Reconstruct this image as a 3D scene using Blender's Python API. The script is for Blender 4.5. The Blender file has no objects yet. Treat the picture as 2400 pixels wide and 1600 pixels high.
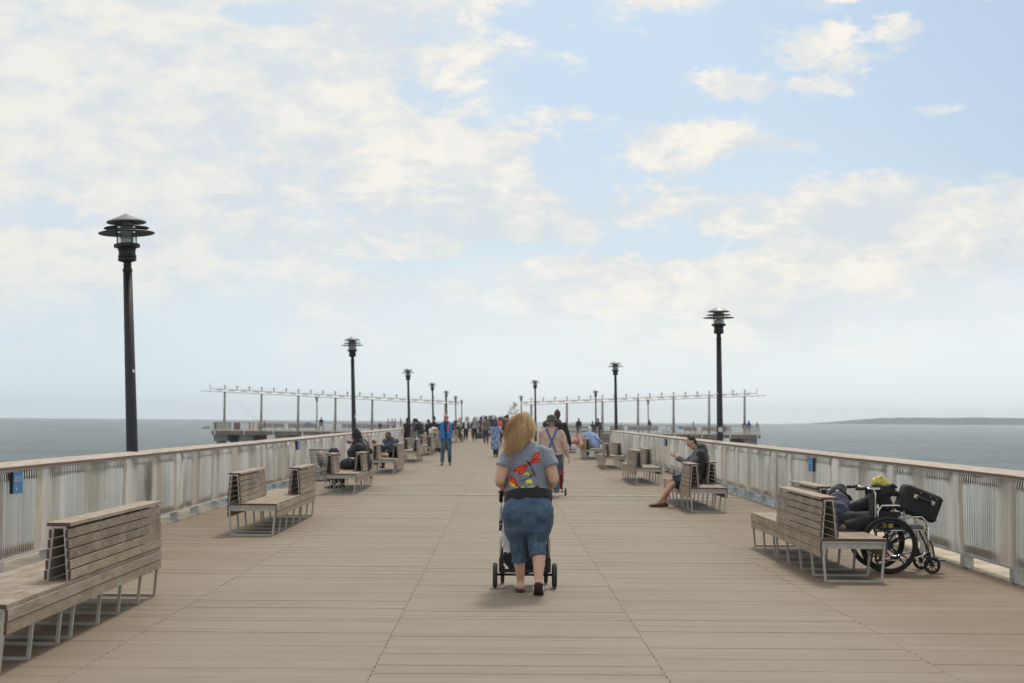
HAZE = True
import bpy, bmesh, math, random
from math import sin, cos, pi, radians, sqrt, exp
from mathutils import Vector, Matrix, noise
from mathutils.bvhtree import BVHTree
R = random.Random(11)
SC = bpy.context.scene
COL = SC.collection
V = Vector

# ------------------------------------------------------------------ materials
def nmat(name):
    m = bpy.data.materials.new(name); m.use_nodes = True
    nt = m.node_tree; nt.nodes.clear()
    out = nt.nodes.new('ShaderNodeOutputMaterial'); b = nt.nodes.new('ShaderNodeBsdfPrincipled')
    nt.links.new(b.outputs[0], out.inputs[0])
    return m, nt, b
def nd(nt, typ, **kw):
    n = nt.nodes.new(typ)
    for k, v in kw.items(): setattr(n, k, v)
    return n
def mth(nt, op, a, b=None, clamp=False):
    n = nd(nt, 'ShaderNodeMath', operation=op); n.use_clamp = clamp
    for i, x in enumerate((a, b)):
        if x is None: continue
        if isinstance(x, (int, float)): n.inputs[i].default_value = x
        else: nt.links.new(x, n.inputs[i])
    return n.outputs[0]
def mixc(nt, f, a, b):
    n = nd(nt, 'ShaderNodeMix', data_type='RGBA')
    for i, x in ((0, f), (6, a), (7, b)):
        if isinstance(x, (int, float)): n.inputs[i].default_value = x
        elif isinstance(x, tuple): n.inputs[i].default_value = (*x[:3], 1)
        else: nt.links.new(x, n.inputs[i])
    return n.outputs[2]
def ramp(nt, f, a, b, lo=0., hi=1.):
    n = nd(nt, 'ShaderNodeMapRange'); n.interpolation_type = 'SMOOTHSTEP'
    n.inputs[1].default_value = a; n.inputs[2].default_value = b
    n.inputs[3].default_value = lo; n.inputs[4].default_value = hi
    nt.links.new(f, n.inputs[0]); return n.outputs[0]
def tex(nt, scale=5., detail=4., vec='Object', stretch=(1, 1, 1), rough=.55, dist=0.):
    tc = nd(nt, 'ShaderNodeTexCoord'); mp = nd(nt, 'ShaderNodeMapping')
    mp.inputs['Scale'].default_value = stretch
    nt.links.new(tc.outputs[vec], mp.inputs[0])
    n = nd(nt, 'ShaderNodeTexNoise'); n.inputs['Scale'].default_value = scale
    n.inputs['Detail'].default_value = detail; n.inputs['Roughness'].default_value = rough
    n.inputs['Distortion'].default_value = dist
    nt.links.new(mp.outputs[0], n.inputs['Vector']); return n.outputs[0]
def bump(nt, b, h, strength=.3, dist=.01):
    n = nd(nt, 'ShaderNodeBump'); n.inputs['Strength'].default_value = strength
    n.inputs['Distance'].default_value = dist
    nt.links.new(h, n.inputs['Height']); nt.links.new(n.outputs[0], b.inputs['Normal'])
_mc = {}
def mat(name, c, rough=.7, metal=0., var=.15, scale=14., bmp=.25, bd=.004, sheen=0., trans=0.):
    key = (name, c)
    if key in _mc: return _mc[key]
    m, nt, b = nmat(name)
    f = tex(nt, scale, 5)
    lo = tuple(max(0, x * (1 - var)) for x in c); hi = tuple(min(1, x * (1 + var)) for x in c)
    nt.links.new(mixc(nt, ramp(nt, f, .3, .7), lo, hi), b.inputs['Base Color'])
    b.inputs['Roughness'].default_value = rough; b.inputs['Metallic'].default_value = metal
    if sheen: b.inputs['Sheen Weight'].default_value = sheen
    if trans: b.inputs['Transmission Weight'].default_value = trans
    if bmp: bump(nt, b, tex(nt, scale * 4, 4), bmp, bd)
    _mc[key] = m
    return m
def cloth(name, c, var=.14, scale=9.): return mat('cloth_' + name, c, .88, 0, var, scale, .3, .004, .15)
def skin(c=(.52, .30, .21)): return mat('skin', c, .55, 0, .1, 25, .12, .002)

# ------------------------------------------------------------------ mesh builder
class MB:
    def __init__(s): s.v = []; s.f = []; s.mi = 0; s.ms = []
    def add(s, vs, fs, M=None):
        o = len(s.v)
        s.v += [tuple(M @ V(p)) if M else tuple(p) for p in vs]
        s.f += [tuple(i + o for i in f) for f in fs]; s.ms += [s.mi] * len(fs)
        return s
    def box(s, c, d, M=None, rz=0, rx=0, ry=0):
        hx, hy, hz = d[0] / 2, d[1] / 2, d[2] / 2
        vs = [V((x, y, z)) for x in (-hx, hx) for y in (-hy, hy) for z in (-hz, hz)]
        T = Matrix.Translation(V(c)) @ Matrix.Rotation(rz, 4, 'Z') @ Matrix.Rotation(ry, 4, 'Y') @ Matrix.Rotation(rx, 4, 'X')
        if M: T = M @ T
        return s.add([T @ p for p in vs], [(0, 1, 3, 2), (4, 6, 7, 5), (0, 4, 5, 1), (2, 3, 7, 6), (0, 2, 6, 4), (1, 5, 7, 3)])
    def bar(s, a, b, w, h, up=(0, 0, 1)):
        a, b = V(a), V(b); t = (b - a).normalized(); up = V(up)
        if abs(t.dot(up)) > .98: up = V((1, 0, 0))
        x = t.cross(up).normalized(); z = x.cross(t)
        vs = [p + x * (i * w / 2) + z * (j * h / 2) for p in (a, b) for i, j in ((-1, -1), (1, -1), (1, 1), (-1, 1))]
        return s.add(vs, [(0, 3, 2, 1), (4, 5, 6, 7), (0, 1, 5, 4), (1, 2, 6, 5), (2, 3, 7, 6), (3, 0, 4, 7)])
    def loft(s, pts, side=(1, 0, 0), n=14, cap='round', cap2=None):
        """pts: list of (pos, ra, rb); ra along side, rb across; closed ends"""
        P = [V(p[0]) for p in pts]; ra = [p[1] for p in pts]; rb = [p[2] if len(p) > 2 else p[1] for p in pts]
        cap2 = cap2 or cap
        rings = []
        def ring(c, t, a, b):
            u = V(side) - t * V(side).dot(t)
            if u.length < .05: u = V((0, 1, 0)) - t * t.y
            u.normalize(); w = t.cross(u)
            return [c + u * (a * cos(2 * pi * k / n)) + w * (b * sin(2 * pi * k / n)) for k in range(n)]
        m = len(P)
        T = []
        for i in range(m):
            d = (P[min(i + 1, m - 1)] - P[max(i - 1, 0)])
            T.append(d.normalized() if d.length > 1e-6 else V((0, 0, 1)))
        if cap == 'round':
            r = min(ra[0], rb[0])
            for k, q in ((.92, .38), (.6, .8)): rings.append(ring(P[0] - T[0] * r * k, T[0], ra[0] * q, rb[0] * q))
        for i in range(m): rings.append(ring(P[i], T[i], ra[i], rb[i]))
        if cap2 == 'round':
            r = min(ra[-1], rb[-1])
            for k, q in ((.6, .8), (.92, .38)): rings.append(ring(P[-1] + T[-1] * r * k, T[-1], ra[-1] * q, rb[-1] * q))
        vs = [p for r_ in rings for p in r_]; fs = []
        for i in range(len(rings) - 1):
            for k in range(n):
                k2 = (k + 1) % n
                fs.append((i * n + k, i * n + k2, (i + 1) * n + k2, (i + 1) * n + k))
        c0 = sum(rings[0], V()) / n; c1 = sum(rings[-1], V()) / n
        vs += [c0, c1]; a = len(vs) - 2; b = a + 1; L = (len(rings) - 1) * n
        for k in range(n):
            k2 = (k + 1) % n
            fs.append((a, k2, k)); fs.append((b, L + k, L + k2))
        return s.add(vs, fs)
    def tube(s, a, b, r0, r1=None, n=10): return s.loft([(a, r0, r0), (b, r1 if r1 is not None else r0, r1 if r1 is not None else r0)], n=n, cap='flat')
    def path(s, pts, r, n=8, cap='flat'):
        pts = [V(p) for p in pts]
        return s.loft([(p, r, r) for p in pts], side=(.31, .17, .93) if abs((pts[-1] - pts[0]).normalized().dot(V((.31, .17, .93)))) < .95 else (1, 0, 0), n=n, cap=cap)
    def ball(s, c, r, side=(1, 0, 0), n=12):
        rx, ry, rz = (r, r, r) if isinstance(r, (int, float)) else r
        c = V(c)
        return s.loft([(c + V((0, 0, rz * sin(t))), rx * cos(t), ry * cos(t)) for t in [radians(a) for a in (-80, -60, -35, -12, 12, 35, 60, 80)]], side=side, n=n, cap='flat')
    def lathe(s, prof, n=24, c=(0, 0, 0)):
        c = V(c); vs = []; fs = []
        for r, z in prof:
            for k in range(n): vs.append(c + V((max(r, .0005) * cos(2 * pi * k / n), max(r, .0005) * sin(2 * pi * k / n), z)))
        for i in range(len(prof) - 1):
            for k in range(n):
                k2 = (k + 1) % n; fs.append((i * n + k, i * n + k2, (i + 1) * n + k2, (i + 1) * n + k))
        return s.add(vs, fs)
    def torus(s, c, R_, r, axis='X', n=32, m=8, r2=None, M=None):
        vs = []; fs = []
        for i in range(n):
            a = 2 * pi * i / n
            for k in range(m):
                b = 2 * pi * k / m
                rr = R_ + r * cos(b); h = (r2 or r) * sin(b)
                p = {'X': (h, rr * cos(a), rr * sin(a)), 'Y': (rr * cos(a), h, rr * sin(a)), 'Z': (rr * cos(a), rr * sin(a), h)}[axis]
                vs.append(V(c) + V(p))
        for i in range(n):
            for k in range(m):
                i2 = (i + 1) % n; k2 = (k + 1) % m
                fs.append((i * m + k, i2 * m + k, i2 * m + k2, i * m + k2))
        return s.add(vs, fs, M)
    def build(s, name, m, parent=None, smooth=False, bevel=0., loc=None):
        me = bpy.data.meshes.new(name); me.from_pydata(s.v, [], s.f)
        if any(s.ms): me.polygons.foreach_set('material_index', s.ms)
        me.update()
        bm = bmesh.new(); bm.from_mesh(me); bmesh.ops.recalc_face_normals(bm, faces=bm.faces); bm.to_mesh(me); bm.free()
        o = bpy.data.objects.new(name, me); COL.objects.link(o)
        for q in (m if isinstance(m, (list, tuple)) else [m]): me.materials.append(q)
        if smooth:
            for p in me.polygons: p.use_smooth = True
        if parent is not None: o.parent = parent
        if loc is not None: o.location = loc
        if bevel:
            b = o.modifiers.new('b', 'BEVEL'); b.width = bevel; b.segments = 2; b.limit_method = 'ANGLE'
        return o
def tag(o, label, cat, group=None):
    o['label'] = label; o['category'] = cat
    if group: o['group'] = group
    return o
def thing(name, label, cat, loc=(0, 0, 0), rz=0., group=None):
    o = bpy.data.objects.new(name, None); COL.objects.link(o); o.empty_display_size = .2
    o.location = loc; o.rotation_euler = (0, 0, rz)
    return tag(o, label, cat, group)
def struct(o): o['kind'] = 'structure'; return o
def dup(root, loc, rz=None, label=None, group=None, sc=None):
    r = root.copy(); COL.objects.link(r); r.location = loc
    if rz is not None: r.rotation_euler = (0, 0, rz)
    if label: r['label'] = label
    if group: r['group'] = group
    if sc: r.scale = (sc, sc, sc)
    for ch in list(root.children):
        c = ch.copy(); COL.objects.link(c); c.parent = r
        for g in list(ch.children):
            d = g.copy(); COL.objects.link(d); d.parent = c
    return r

# ------------------------------------------------------------------ camera
cd = bpy.data.cameras.new('camera'); cam = bpy.data.objects.new('camera', cd); COL.objects.link(cam)
cd.lens = 50; cd.sensor_width = 36; cd.clip_start = .1; cd.clip_end = 20000
RM = Matrix(((.99994795, -.00813343, -.00615924), (-.00659021, -.05406966, -.99851542), (.00778833, .99850404, -.05412045)))
cam.matrix_world = Matrix.Translation((0, 0, 1.62)) @ RM.to_4x4()
cd.dof.use_dof = True; cd.dof.focus_distance = 13.4; cd.dof.aperture_fstop = 3.5
SC.camera = cam
SC.view_settings.view_transform = 'Standard'; SC.view_settings.look = 'None'
SC.view_settings.exposure = 0.0; SC.view_settings.gamma = 1.0

# ------------------------------------------------------------------ sky
SUN_EL, SUN_AZ = 58., 14.      # azimuth clockwise from +Y
w = bpy.data.worlds.new('World'); SC.world = w; w.use_nodes = True
nt = w.node_tree; nt.nodes.clear()
wo = nd(nt, 'ShaderNodeOutputWorld'); bg = nd(nt, 'ShaderNodeBackground'); nt.links.new(bg.outputs[0], wo.inputs[0])
bg.inputs[1].default_value = .1
sky = nd(nt, 'ShaderNodeTexSky', sky_type='NISHITA'); sky.sun_disc = False
sky.sun_elevation = radians(SUN_EL); sky.sun_rotation = radians(SUN_AZ)
sky.dust_density = 2.0; sky.air_density = 1.0; sky.ozone_density = 1.5
tc = nd(nt, 'ShaderNodeTexCoord'); sp = nd(nt, 'ShaderNodeSeparateXYZ'); nt.links.new(tc.outputs['Generated'], sp.inputs[0])
sx, sy, sz = sp.outputs
def wnoise(scale, detail, stretch, rough=.55, off=(0, 0, 0), dist=0.):
    mp = nd(nt, 'ShaderNodeMapping'); mp.inputs['Scale'].default_value = stretch; mp.inputs['Location'].default_value = off
    nt.links.new(tc.outputs['Generated'], mp.inputs[0])
    n = nd(nt, 'ShaderNodeTexNoise'); n.inputs['Scale'].default_value = scale; n.inputs['Detail'].default_value = detail
    n.inputs['Roughness'].default_value = rough; n.inputs['Distortion'].default_value = dist
    nt.links.new(mp.outputs[0], n.inputs['Vector']); return n.outputs[0]
nA = wnoise(5.5, 9, (1, 1, 2.6), .55, (3.1, .4, .7), .25)
nB = wnoise(17., 9, (1, 1, 2.0), .66, (1.7, 2.2, .3), .2)
nC = wnoise(34., 6, (1, 1, 2.4), .6, (.2, 4., 2.3))
nD = wnoise(62., 5, (1, 1, 1.8), .6, (2.2, .4, 1.3), .3)
nS = mth(nt, 'ADD', mth(nt, 'MULTIPLY', mth(nt, 'SUBTRACT', nC, .5), 3.2), mth(nt, 'MULTIPLY', mth(nt, 'SUBTRACT', nD, .5), 2.4))
nP = mth(nt, 'ADD', mth(nt, 'MULTIPLY', mth(nt, 'SUBTRACT', nB, .5), 2.3), mth(nt, 'MULTIPLY', mth(nt, 'SUBTRACT', nC, .5), 1.5))
nL = mth(nt, 'MULTIPLY', mth(nt, 'SUBTRACT', nA, .5), 2.6)
def blob2(cx, cz, rx, rz_, soft=1., amp=.8, big=0., small=False):
    """1 inside an ellipse in (x,z) of the view direction, 0 outside, with a ragged edge"""
    a = mth(nt, 'MULTIPLY', mth(nt, 'SUBTRACT', sx, cx), 1 / rx); b = mth(nt, 'MULTIPLY', mth(nt, 'SUBTRACT', sz, cz), 1 / rz_)
    d = mth(nt, 'SQRT', mth(nt, 'ADD', mth(nt, 'MULTIPLY', a, a), mth(nt, 'MULTIPLY', b, b)))
    d = mth(nt, 'ADD', d, mth(nt, 'MULTIPLY', nS if small else nP, amp))
    if big: d = mth(nt, 'ADD', d, mth(nt, 'MULTIPLY', nL, big))
    return ramp(nt, d, 1 + .45 * soft, 1 - .6 * soft)
def addm(xs, op='ADD'):
    o = xs[0]
    for x in xs[1:]: o = mth(nt, op, o, x)
    return o
gaps = addm([blob2(.225, .250, .23, .080, .8, .35, .3), blob2(.02, .222, .105, .030, .9, .6, .3), blob2(.30, .190, .2, .05, 1., .5), blob2(-.31, .13, .06, .012, 1.2),
             blob2(.07, .180, .055, .028, 1.), blob2(.115, .122, .06, .016, 1.2, .9), blob2(-.165, .27, .03, .008, 1.4, .9), blob2(.02, .118, .04, .006, 1.5, .9), blob2(-.07, .105, .05, .007, 1.6, .9)], 'MAXIMUM')
puffs = addm([blob2(x_, z_, a_, b_, s_, q_, 0, True) for x_, z_, a_, b_, s_, q_ in ((.205, .252, .030, .015, 1.3, .85), (.228, .242, .022, .010, 1.3, .8), (.259, .258, .014, .014, 1.3, .85), (.135, .234, .022, .008, 1.5, .9), (.158, .226, .030, .008, 1.5, .9),
              (.048, .211, .026, .006, 1.6, .9), (.115, .192, .040, .016, 1.5, .8), (.155, .193, .036, .012, 1.6, .9), (.195, .188, .030, .006, 1.8, 1.), (.215, .226, .024, .008, 1.7, .9), (.30, .291, .020, .010, 1.4, .8), (.335, .285, .030, .012, 1.4, .8), (.10, .286, .030, .008, 1.5, .9), (.225, .284, .012, .004, 1.6, .9), (.29, .207, .016, .005, 1.7, .9), (.245, .150, .050, .018, 1.2, .7), (.315, .140, .06, .020, 1.2, .7))], 'MAXIMUM')
base = mth(nt, 'ADD', mth(nt, 'MULTIPLY', mth(nt, 'SUBTRACT', nA, .5), 2.4), mth(nt, 'ADD', mth(nt, 'MULTIPLY', mth(nt, 'SUBTRACT', nB, .5), .9), .98))
dens = mth(nt, 'SUBTRACT', base, mth(nt, 'MULTIPLY', gaps, 1.05))
dens = mth(nt, 'ADD', dens, mth(nt, 'MULTIPLY', puffs, .80), True)
dens = ramp(nt, dens, .14, .82)
# cloud shading: warm bright heads, bluish-grey undersides
shade = mth(nt, 'ADD', mth(nt, 'MULTIPLY', nB, .55), mth(nt, 'ADD', mth(nt, 'MULTIPLY', nC, .25), mth(nt, 'MULTIPLY', nA, .20)))
CL = mixc(nt, ramp(nt, shade, .42, .58), (7.0, 7.6, 8.05), (8.75, 8.65, 8.2))
hot = mth(nt, 'MULTIPLY', ramp(nt, nB, .50, .66), ramp(nt, sx, -.28, .02))
CL = mixc(nt, mth(nt, 'MULTIPLY', hot, .8), CL, (9.8, 9.35, 8.5))
BL = mixc(nt, ramp(nt, sz, .06, .25), (7.1, 8.15, 8.9), (6.2, 7.65, 9.25))
BL = mixc(nt, ramp(nt, sx, .05, -.15, 0, .55), BL, (7.3, 8.0, 8.5))
BL = mixc(nt, ramp(nt, mth(nt, 'ADD', sx, mth(nt, 'MULTIPLY', sz, .8)), .30, .62), BL, (4.9, 6.35, 8.1))
BL = mixc(nt, .12, BL, sky.outputs[0])
C1 = mixc(nt, dens, BL, CL)
# pale haze band low over the sea, broken by thin streaks
low = mth(nt, 'ADD', sz, mth(nt, 'MULTIPLY', mth(nt, 'SUBTRACT', nA, .5), .16))
low = mth(nt, 'ADD', low, mth(nt, 'MULTIPLY', mth(nt, 'SUBTRACT', nB, .5), .05))
LOWC = mixc(nt, ramp(nt, sx, .04, -.33), (8.8, 9.5, 9.6), (7.0, 8.1, 8.7))
C2 = mixc(nt, ramp(nt, low, .135, .01, 0, .95), C1, LOWC)
C2 = mixc(nt, ramp(nt, sz, .0, -.1), C2, (2.5, 2.8, 2.9))
nt.links.new(C2, bg.inputs[0])
sd = bpy.data.lights.new('sun', 'SUN'); so = bpy.data.objects.new('sun', sd); COL.objects.link(so)
sd.energy = 2.0; sd.angle = radians(9); sd.color = (1, .93, .82)
sdir = V((sin(radians(SUN_AZ)) * cos(radians(SUN_EL)), cos(radians(SUN_AZ)) * cos(radians(SUN_EL)), sin(radians(SUN_EL))))
so.rotation_euler = (-sdir).to_track_quat('-Z', 'Y').to_euler(); so.location = sdir * 60

# ------------------------------------------------------------------ sea
SEA = -5.4
m_sea, nt, b = nmat('sea_water')
nt.nodes.clear(); out = nd(nt, 'ShaderNodeOutputMaterial')
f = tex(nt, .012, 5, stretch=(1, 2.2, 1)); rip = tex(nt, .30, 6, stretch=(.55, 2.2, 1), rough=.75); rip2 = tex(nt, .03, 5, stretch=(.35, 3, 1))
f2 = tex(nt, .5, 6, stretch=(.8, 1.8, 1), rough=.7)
bc = mixc(nt, ramp(nt, f, .35, .65), (.040, .060, .070), (.060, .085, .092)); bc = mixc(nt, ramp(nt, rip, .52, .72, 0, .4), bc, (.12, .15, .16))  # pale streaks mixed into the diffuse colour paint in ripple glints
df = nd(nt, 'ShaderNodeBsdfDiffuse'); gl = nd(nt, 'ShaderNodeBsdfGlossy'); gl.inputs['Roughness'].default_value = .22; gl.inputs['Color'].default_value = (.83, .885, .91, 1)
nt.links.new(bc, df.inputs[0]); bn = nd(nt, 'ShaderNodeBump'); bn.inputs['Strength'].default_value = 1.; bn.inputs['Distance'].default_value = 1.0; nt.links.new(f2, bn.inputs['Height'])
lw = nd(nt, 'ShaderNodeLayerWeight'); lw.inputs[0].default_value = .5
for n_ in (df, gl, lw): nt.links.new(bn.outputs[0], n_.inputs['Normal'])
fc = ramp(nt, lw.outputs['Facing'], .68, 1.0, .16, .60); fc = mth(nt, 'MULTIPLY', fc, ramp(nt, rip2, .35, .65, .82, 1.12))
mx = nd(nt, 'ShaderNodeMixShader'); nt.links.new(fc, mx.inputs[0]); nt.links.new(df.outputs[0], mx.inputs[1]); nt.links.new(gl.outputs[0], mx.inputs[2]); nt.links.new(mx.outputs[0], out.inputs[0])
mb = MB(); n = 128; rs = [0, 30, 60, 100, 160, 240, 360, 520, 760, 1050, 1500, 2100, 2900, 3700]
mb.v.append((0, 0, SEA - .45))
for r_ in rs[1:]:
    for k in range(n): mb.v.append((r_ * cos(2 * pi * k / n), r_ * sin(2 * pi * k / n), SEA - (.45 if r_ < 800 else 0)))
for k in range(n): mb.f.append((0, 1 + k, 1 + (k + 1) % n))
for i in range(len(rs) - 2):
    for k in range(n):
        a = 1 + i * n; c = a + n; k2 = (k + 1) % n; mb.f.append((a + k, c + k, c + k2, a + k2))
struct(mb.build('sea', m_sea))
def wave_h(x, y, r):
    k = min(1, max(0, (1050 - r) / 500)) * (1 - .55 * min(1, r / 900))
    q = noise.noise(V((x * .16, y * .30, 1.))) * .17 + (noise.noise(V((x * .5, y * .95, 5.))) * .085 if r < 500 else 0) + (noise.noise(V((x * 1.3, y * 2.3, 9.))) * .035 if r < 160 else 0)
    g = noise.noise(V((x * .012, y * .03, 3.)))
    return q * (1 + .8 * g) * (.4 + k)
NA, NR = 560, 430; vs = []; fs = []
r_ = 16.
ratio = (1050 / 16.) ** (1 / (NR - 1))
for i in range(NR):
    for j in range(NA):
        a = radians(-29 + 58 * j / (NA - 1)); x = r_ * sin(a); y = r_ * cos(a)
        vs.append((x, y, SEA + wave_h(x, y, r_)))
    r_ *= ratio
for i in range(NR - 1):
    for j in range(NA - 1):
        q = i * NA + j; fs.append((q, q + 1, q + NA + 1, q + NA))
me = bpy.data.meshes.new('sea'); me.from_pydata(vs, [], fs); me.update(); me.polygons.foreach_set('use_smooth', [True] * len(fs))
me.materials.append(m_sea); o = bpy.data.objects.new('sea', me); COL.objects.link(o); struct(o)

# ------------------------------------------------------------------ deck
BW = .155
SEAMS = (-2.69, -.82, 1.05, 2.89)
m_deck, nt, b = nmat('weathered_deck_boards')
geo = nd(nt, 'ShaderNodeNewGeometry'); tc = nd(nt, 'ShaderNodeTexCoord'); sp = nd(nt, 'ShaderNodeSeparateXYZ')
nt.links.new(tc.outputs['Object'], sp.inputs[0])
rnd = geo.outputs['Random Per Island']
grain = tex(nt, 3.0, 6, stretch=(1, 16, 1), rough=.65); blot = tex(nt, .55, 5, rough=.6); fine = tex(nt, 22, 4, stretch=(.35, 4, 1))
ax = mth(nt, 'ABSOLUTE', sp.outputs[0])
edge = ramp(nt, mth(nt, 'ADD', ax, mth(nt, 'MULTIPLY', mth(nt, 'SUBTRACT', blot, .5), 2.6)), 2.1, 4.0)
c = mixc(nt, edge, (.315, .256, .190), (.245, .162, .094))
c = mixc(nt, ramp(nt, rnd, 0, 1, 0, .28), c, (.215, .163, .116))
c = mixc(nt, ramp(nt, mth(nt, 'FRACT', mth(nt, 'MULTIPLY', rnd, 7.13)), .82, 1., 0, .35), c, (.36, .315, .26))
c = mixc(nt, ramp(nt, grain, .42, .7, 0, .42), c, (.165, .125, .090))
c = mixc(nt, ramp(nt, blot, .42, .66, 0, .38), c, (.345, .295, .230))
c = mixc(nt, ramp(nt, fine, .55, .75, 0, .3), c, (.17, .135, .105))
fy = mth(nt, 'FRACT', mth(nt, 'MULTIPLY', sp.outputs[1], 1 / BW))
inb = mth(nt, 'MULTIPLY', mth(nt, 'GREATER_THAN', fy, .28), mth(nt, 'LESS_THAN', fy, .74))
sm = None
for s_ in SEAMS:
    q = mth(nt, 'LESS_THAN', mth(nt, 'ABSOLUTE', mth(nt, 'SUBTRACT', sp.outputs[0], s_)), .006)
    sm = q if sm is None else mth(nt, 'MAXIMUM', sm, q)
c = mixc(nt, mth(nt, 'MULTIPLY', mth(nt, 'MULTIPLY', inb, sm), .75), c, (.035, .028, .022))
vo = nd(nt, 'ShaderNodeTexVoronoi'); vo.inputs['Scale'].default_value = 1.9; vo.feature = 'F1'; nt.links.new(tc.outputs['Object'], vo.inputs['Vector'])
vr = nd(nt, 'ShaderNodeSeparateColor'); nt.links.new(vo.outputs['Color'], vr.inputs[0])
spot = mth(nt, 'LESS_THAN', vo.outputs['Distance'], mth(nt, 'MULTIPLY', vr.outputs[0], .045))
c = mixc(nt, mth(nt, 'MULTIPLY', mth(nt, 'MULTIPLY', spot, mth(nt, 'GREATER_THAN', vr.outputs[1], .55)), .55), c, (.09, .075, .06))
scf = tex(nt, 1.4, 6, stretch=(.5, 2.2, 1), rough=.8, dist=1.5)
c = mixc(nt, ramp(nt, scf, .60, .72, 0, .35), c, (.42, .37, .31)); c = mixc(nt, ramp(nt, scf, .40, .30, 0, .30), c, (.17, .125, .088))
dk = nd(nt, 'ShaderNodeVectorMath', operation='MULTIPLY'); nt.links.new(c, dk.inputs[0]); dk.inputs[1].default_value = (.77, .76, .74)
nt.links.new(dk.outputs[0], b.inputs['Base Color']); b.inputs['Roughness'].default_value = .72
bump(nt, b, grain, .35, .004)
m_beam = mat('deck_timber', (.27, .20, .15), .8, 0, .2, 3)
m_pale = mat('pale_timber', (.50, .42, .31), .8, 0, .22, 2.5)
m_conc = mat('concrete', (.33, .32, .30), .85, 0, .2, 1.5)
def boards(mb, x0, x1, y0, y1, z=0.):
    xs = [x0] + [s_ for s_ in SEAMS if x0 + .3 < s_ < x1 - .3] + [x1]
    n = int(round((y1 - y0) / BW)); k0 = math.ceil(y0 / BW - 1e-6)
    for k in range(n):
        ya = (k0 + k) * BW
        if abs(ya + BW / 2 - 30.42) < .16: continue
        for i in range(len(xs) - 1):
            dz = R.uniform(-.0016, .0016); e = R.choice((.0002, .0003, .0005, .0009, .0017))
            mb.box(((xs[i] + xs[i + 1]) / 2, ya + BW / 2, z - .02 + dz), (xs[i + 1] - xs[i] - .0008, BW - e * 2, .04))
mb = MB(); boards(mb, -5.02, 5.14, -4, 68.5)
boards(mb, -5.02, 2.95, 68.5, 77); boards(mb, -4.45, 2.95, 77, 105)
struct(mb.build('pier_deck', m_deck))
mb = MB(); mb.box((.4, 141.5, -.05), (13.4, 73, .1)); mb.box((-2, 184.5, -.15), (68.5, 12, .1)); mb.box((-.5, 245, -.05), (12, 109, .1))
struct(mb.build('far_pier_deck', m_deck))
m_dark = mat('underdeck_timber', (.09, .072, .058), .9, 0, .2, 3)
mb = MB(); mb.box((.06, 32, -.12), (10.0, 72.5, .12)); mb.box((-.8, 87, -.12), (7.2, 36, .12))
for x in (-4, -1.4, 1.4, 4): mb.box((x, 32, -.5), (.3, 73, .6))
mb.box((-1.1, 87, -.5), (6, 36, .6))
struct(mb.build('deck_underframe', m_dark))
m_steel = mat('strip_steel', (.36, .33, .29), .6, .2, .12, 4)
mb = MB(); mb.box((.06, 30.42, -.008), (10.1, .20, .03))
mb.box((.06, 30.36, .004), (10.1, .04, .008)); 
struct(mb.build('expansion_joint_strip', m_steel))
for sgn, x, nm in ((-1, -5.3, 'near left'), (1, 5.44, 'near right')):
    mb = MB()
    for y0, y1 in ((-4, 3), (3.02, 10), (10.02, 17.5), (17.52, 26.3)):
        mb.box((x, (y0 + y1) / 2, -.09), (.44, y1 - y0 - .01, .18))
    struct(mb.build('edge_beam', m_pale))
# pile bents carrying the pier
for y in range(2, 300, 9):
    if 176 < y < 193: continue
    mb = MB(); hw = 5.0 if y < 70 else 3.6
    cx = 0 if y < 70 else -.8
    mb.box((cx, y, -1.1), (hw * 2, .9, .9))
    for x in (-.8 * hw, 0, .8 * hw): mb.tube((cx + x, y, -9), (cx + x, y, -1.4), .35, n=12)
    tag(mb.build('pile_bent', m_conc), 'concrete pile bent under the pier deck', 'pile bent', 'concrete bents carrying the pier')
# ------------------------------------------------------------------ railings
m_bar, nt, b = nmat('railing_bars')
geo = nd(nt, 'ShaderNodeNewGeometry')
f = tex(nt, 2.2, 5, stretch=(1, 1, .35)); st = tex(nt, 30, 4, stretch=(1, 1, .08))
c = mixc(nt, ramp(nt, geo.outputs['Random Per Island'], 0, 1), (.78, .75, .69), (.92, .89, .83))
c = mixc(nt, ramp(nt, f, .4, .7, 0, .15), c, (.68, .60, .50))
nt.links.new(c, b.inputs['Base Color']); b.inputs['Metallic'].default_value = .75; b.inputs['Roughness'].default_value = .28
m_galv = mat('galvanised_steel', (.50, .50, .49), .5, .5, .12, 6)
m_cap, nt, b = nmat('railing_cap_timber')
geo = nd(nt, 'ShaderNodeNewGeometry')
g = tex(nt, 2.5, 6, stretch=(8, 1, 8), rough=.65)
c = mixc(nt, ramp(nt, g, .3, .7), (.27, .215, .17), (.45, .39, .325)); c = mixc(nt, ramp(nt, geo.outputs['Random Per Island'], 0, 1, 0, .4), c, (.50, .44, .37))
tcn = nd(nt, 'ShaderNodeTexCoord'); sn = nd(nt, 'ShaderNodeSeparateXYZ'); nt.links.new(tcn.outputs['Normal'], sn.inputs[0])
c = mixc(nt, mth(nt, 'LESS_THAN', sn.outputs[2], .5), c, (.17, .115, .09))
nt.links.new(c, b.inputs['Base Color']); b.inputs['Roughness'].default_value = .75; bump(nt, b, g, .4, .004)
m_tdark = mat('dark_backing_timber', (.10, .075, .062), .8, 0, .2, 4)
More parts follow.
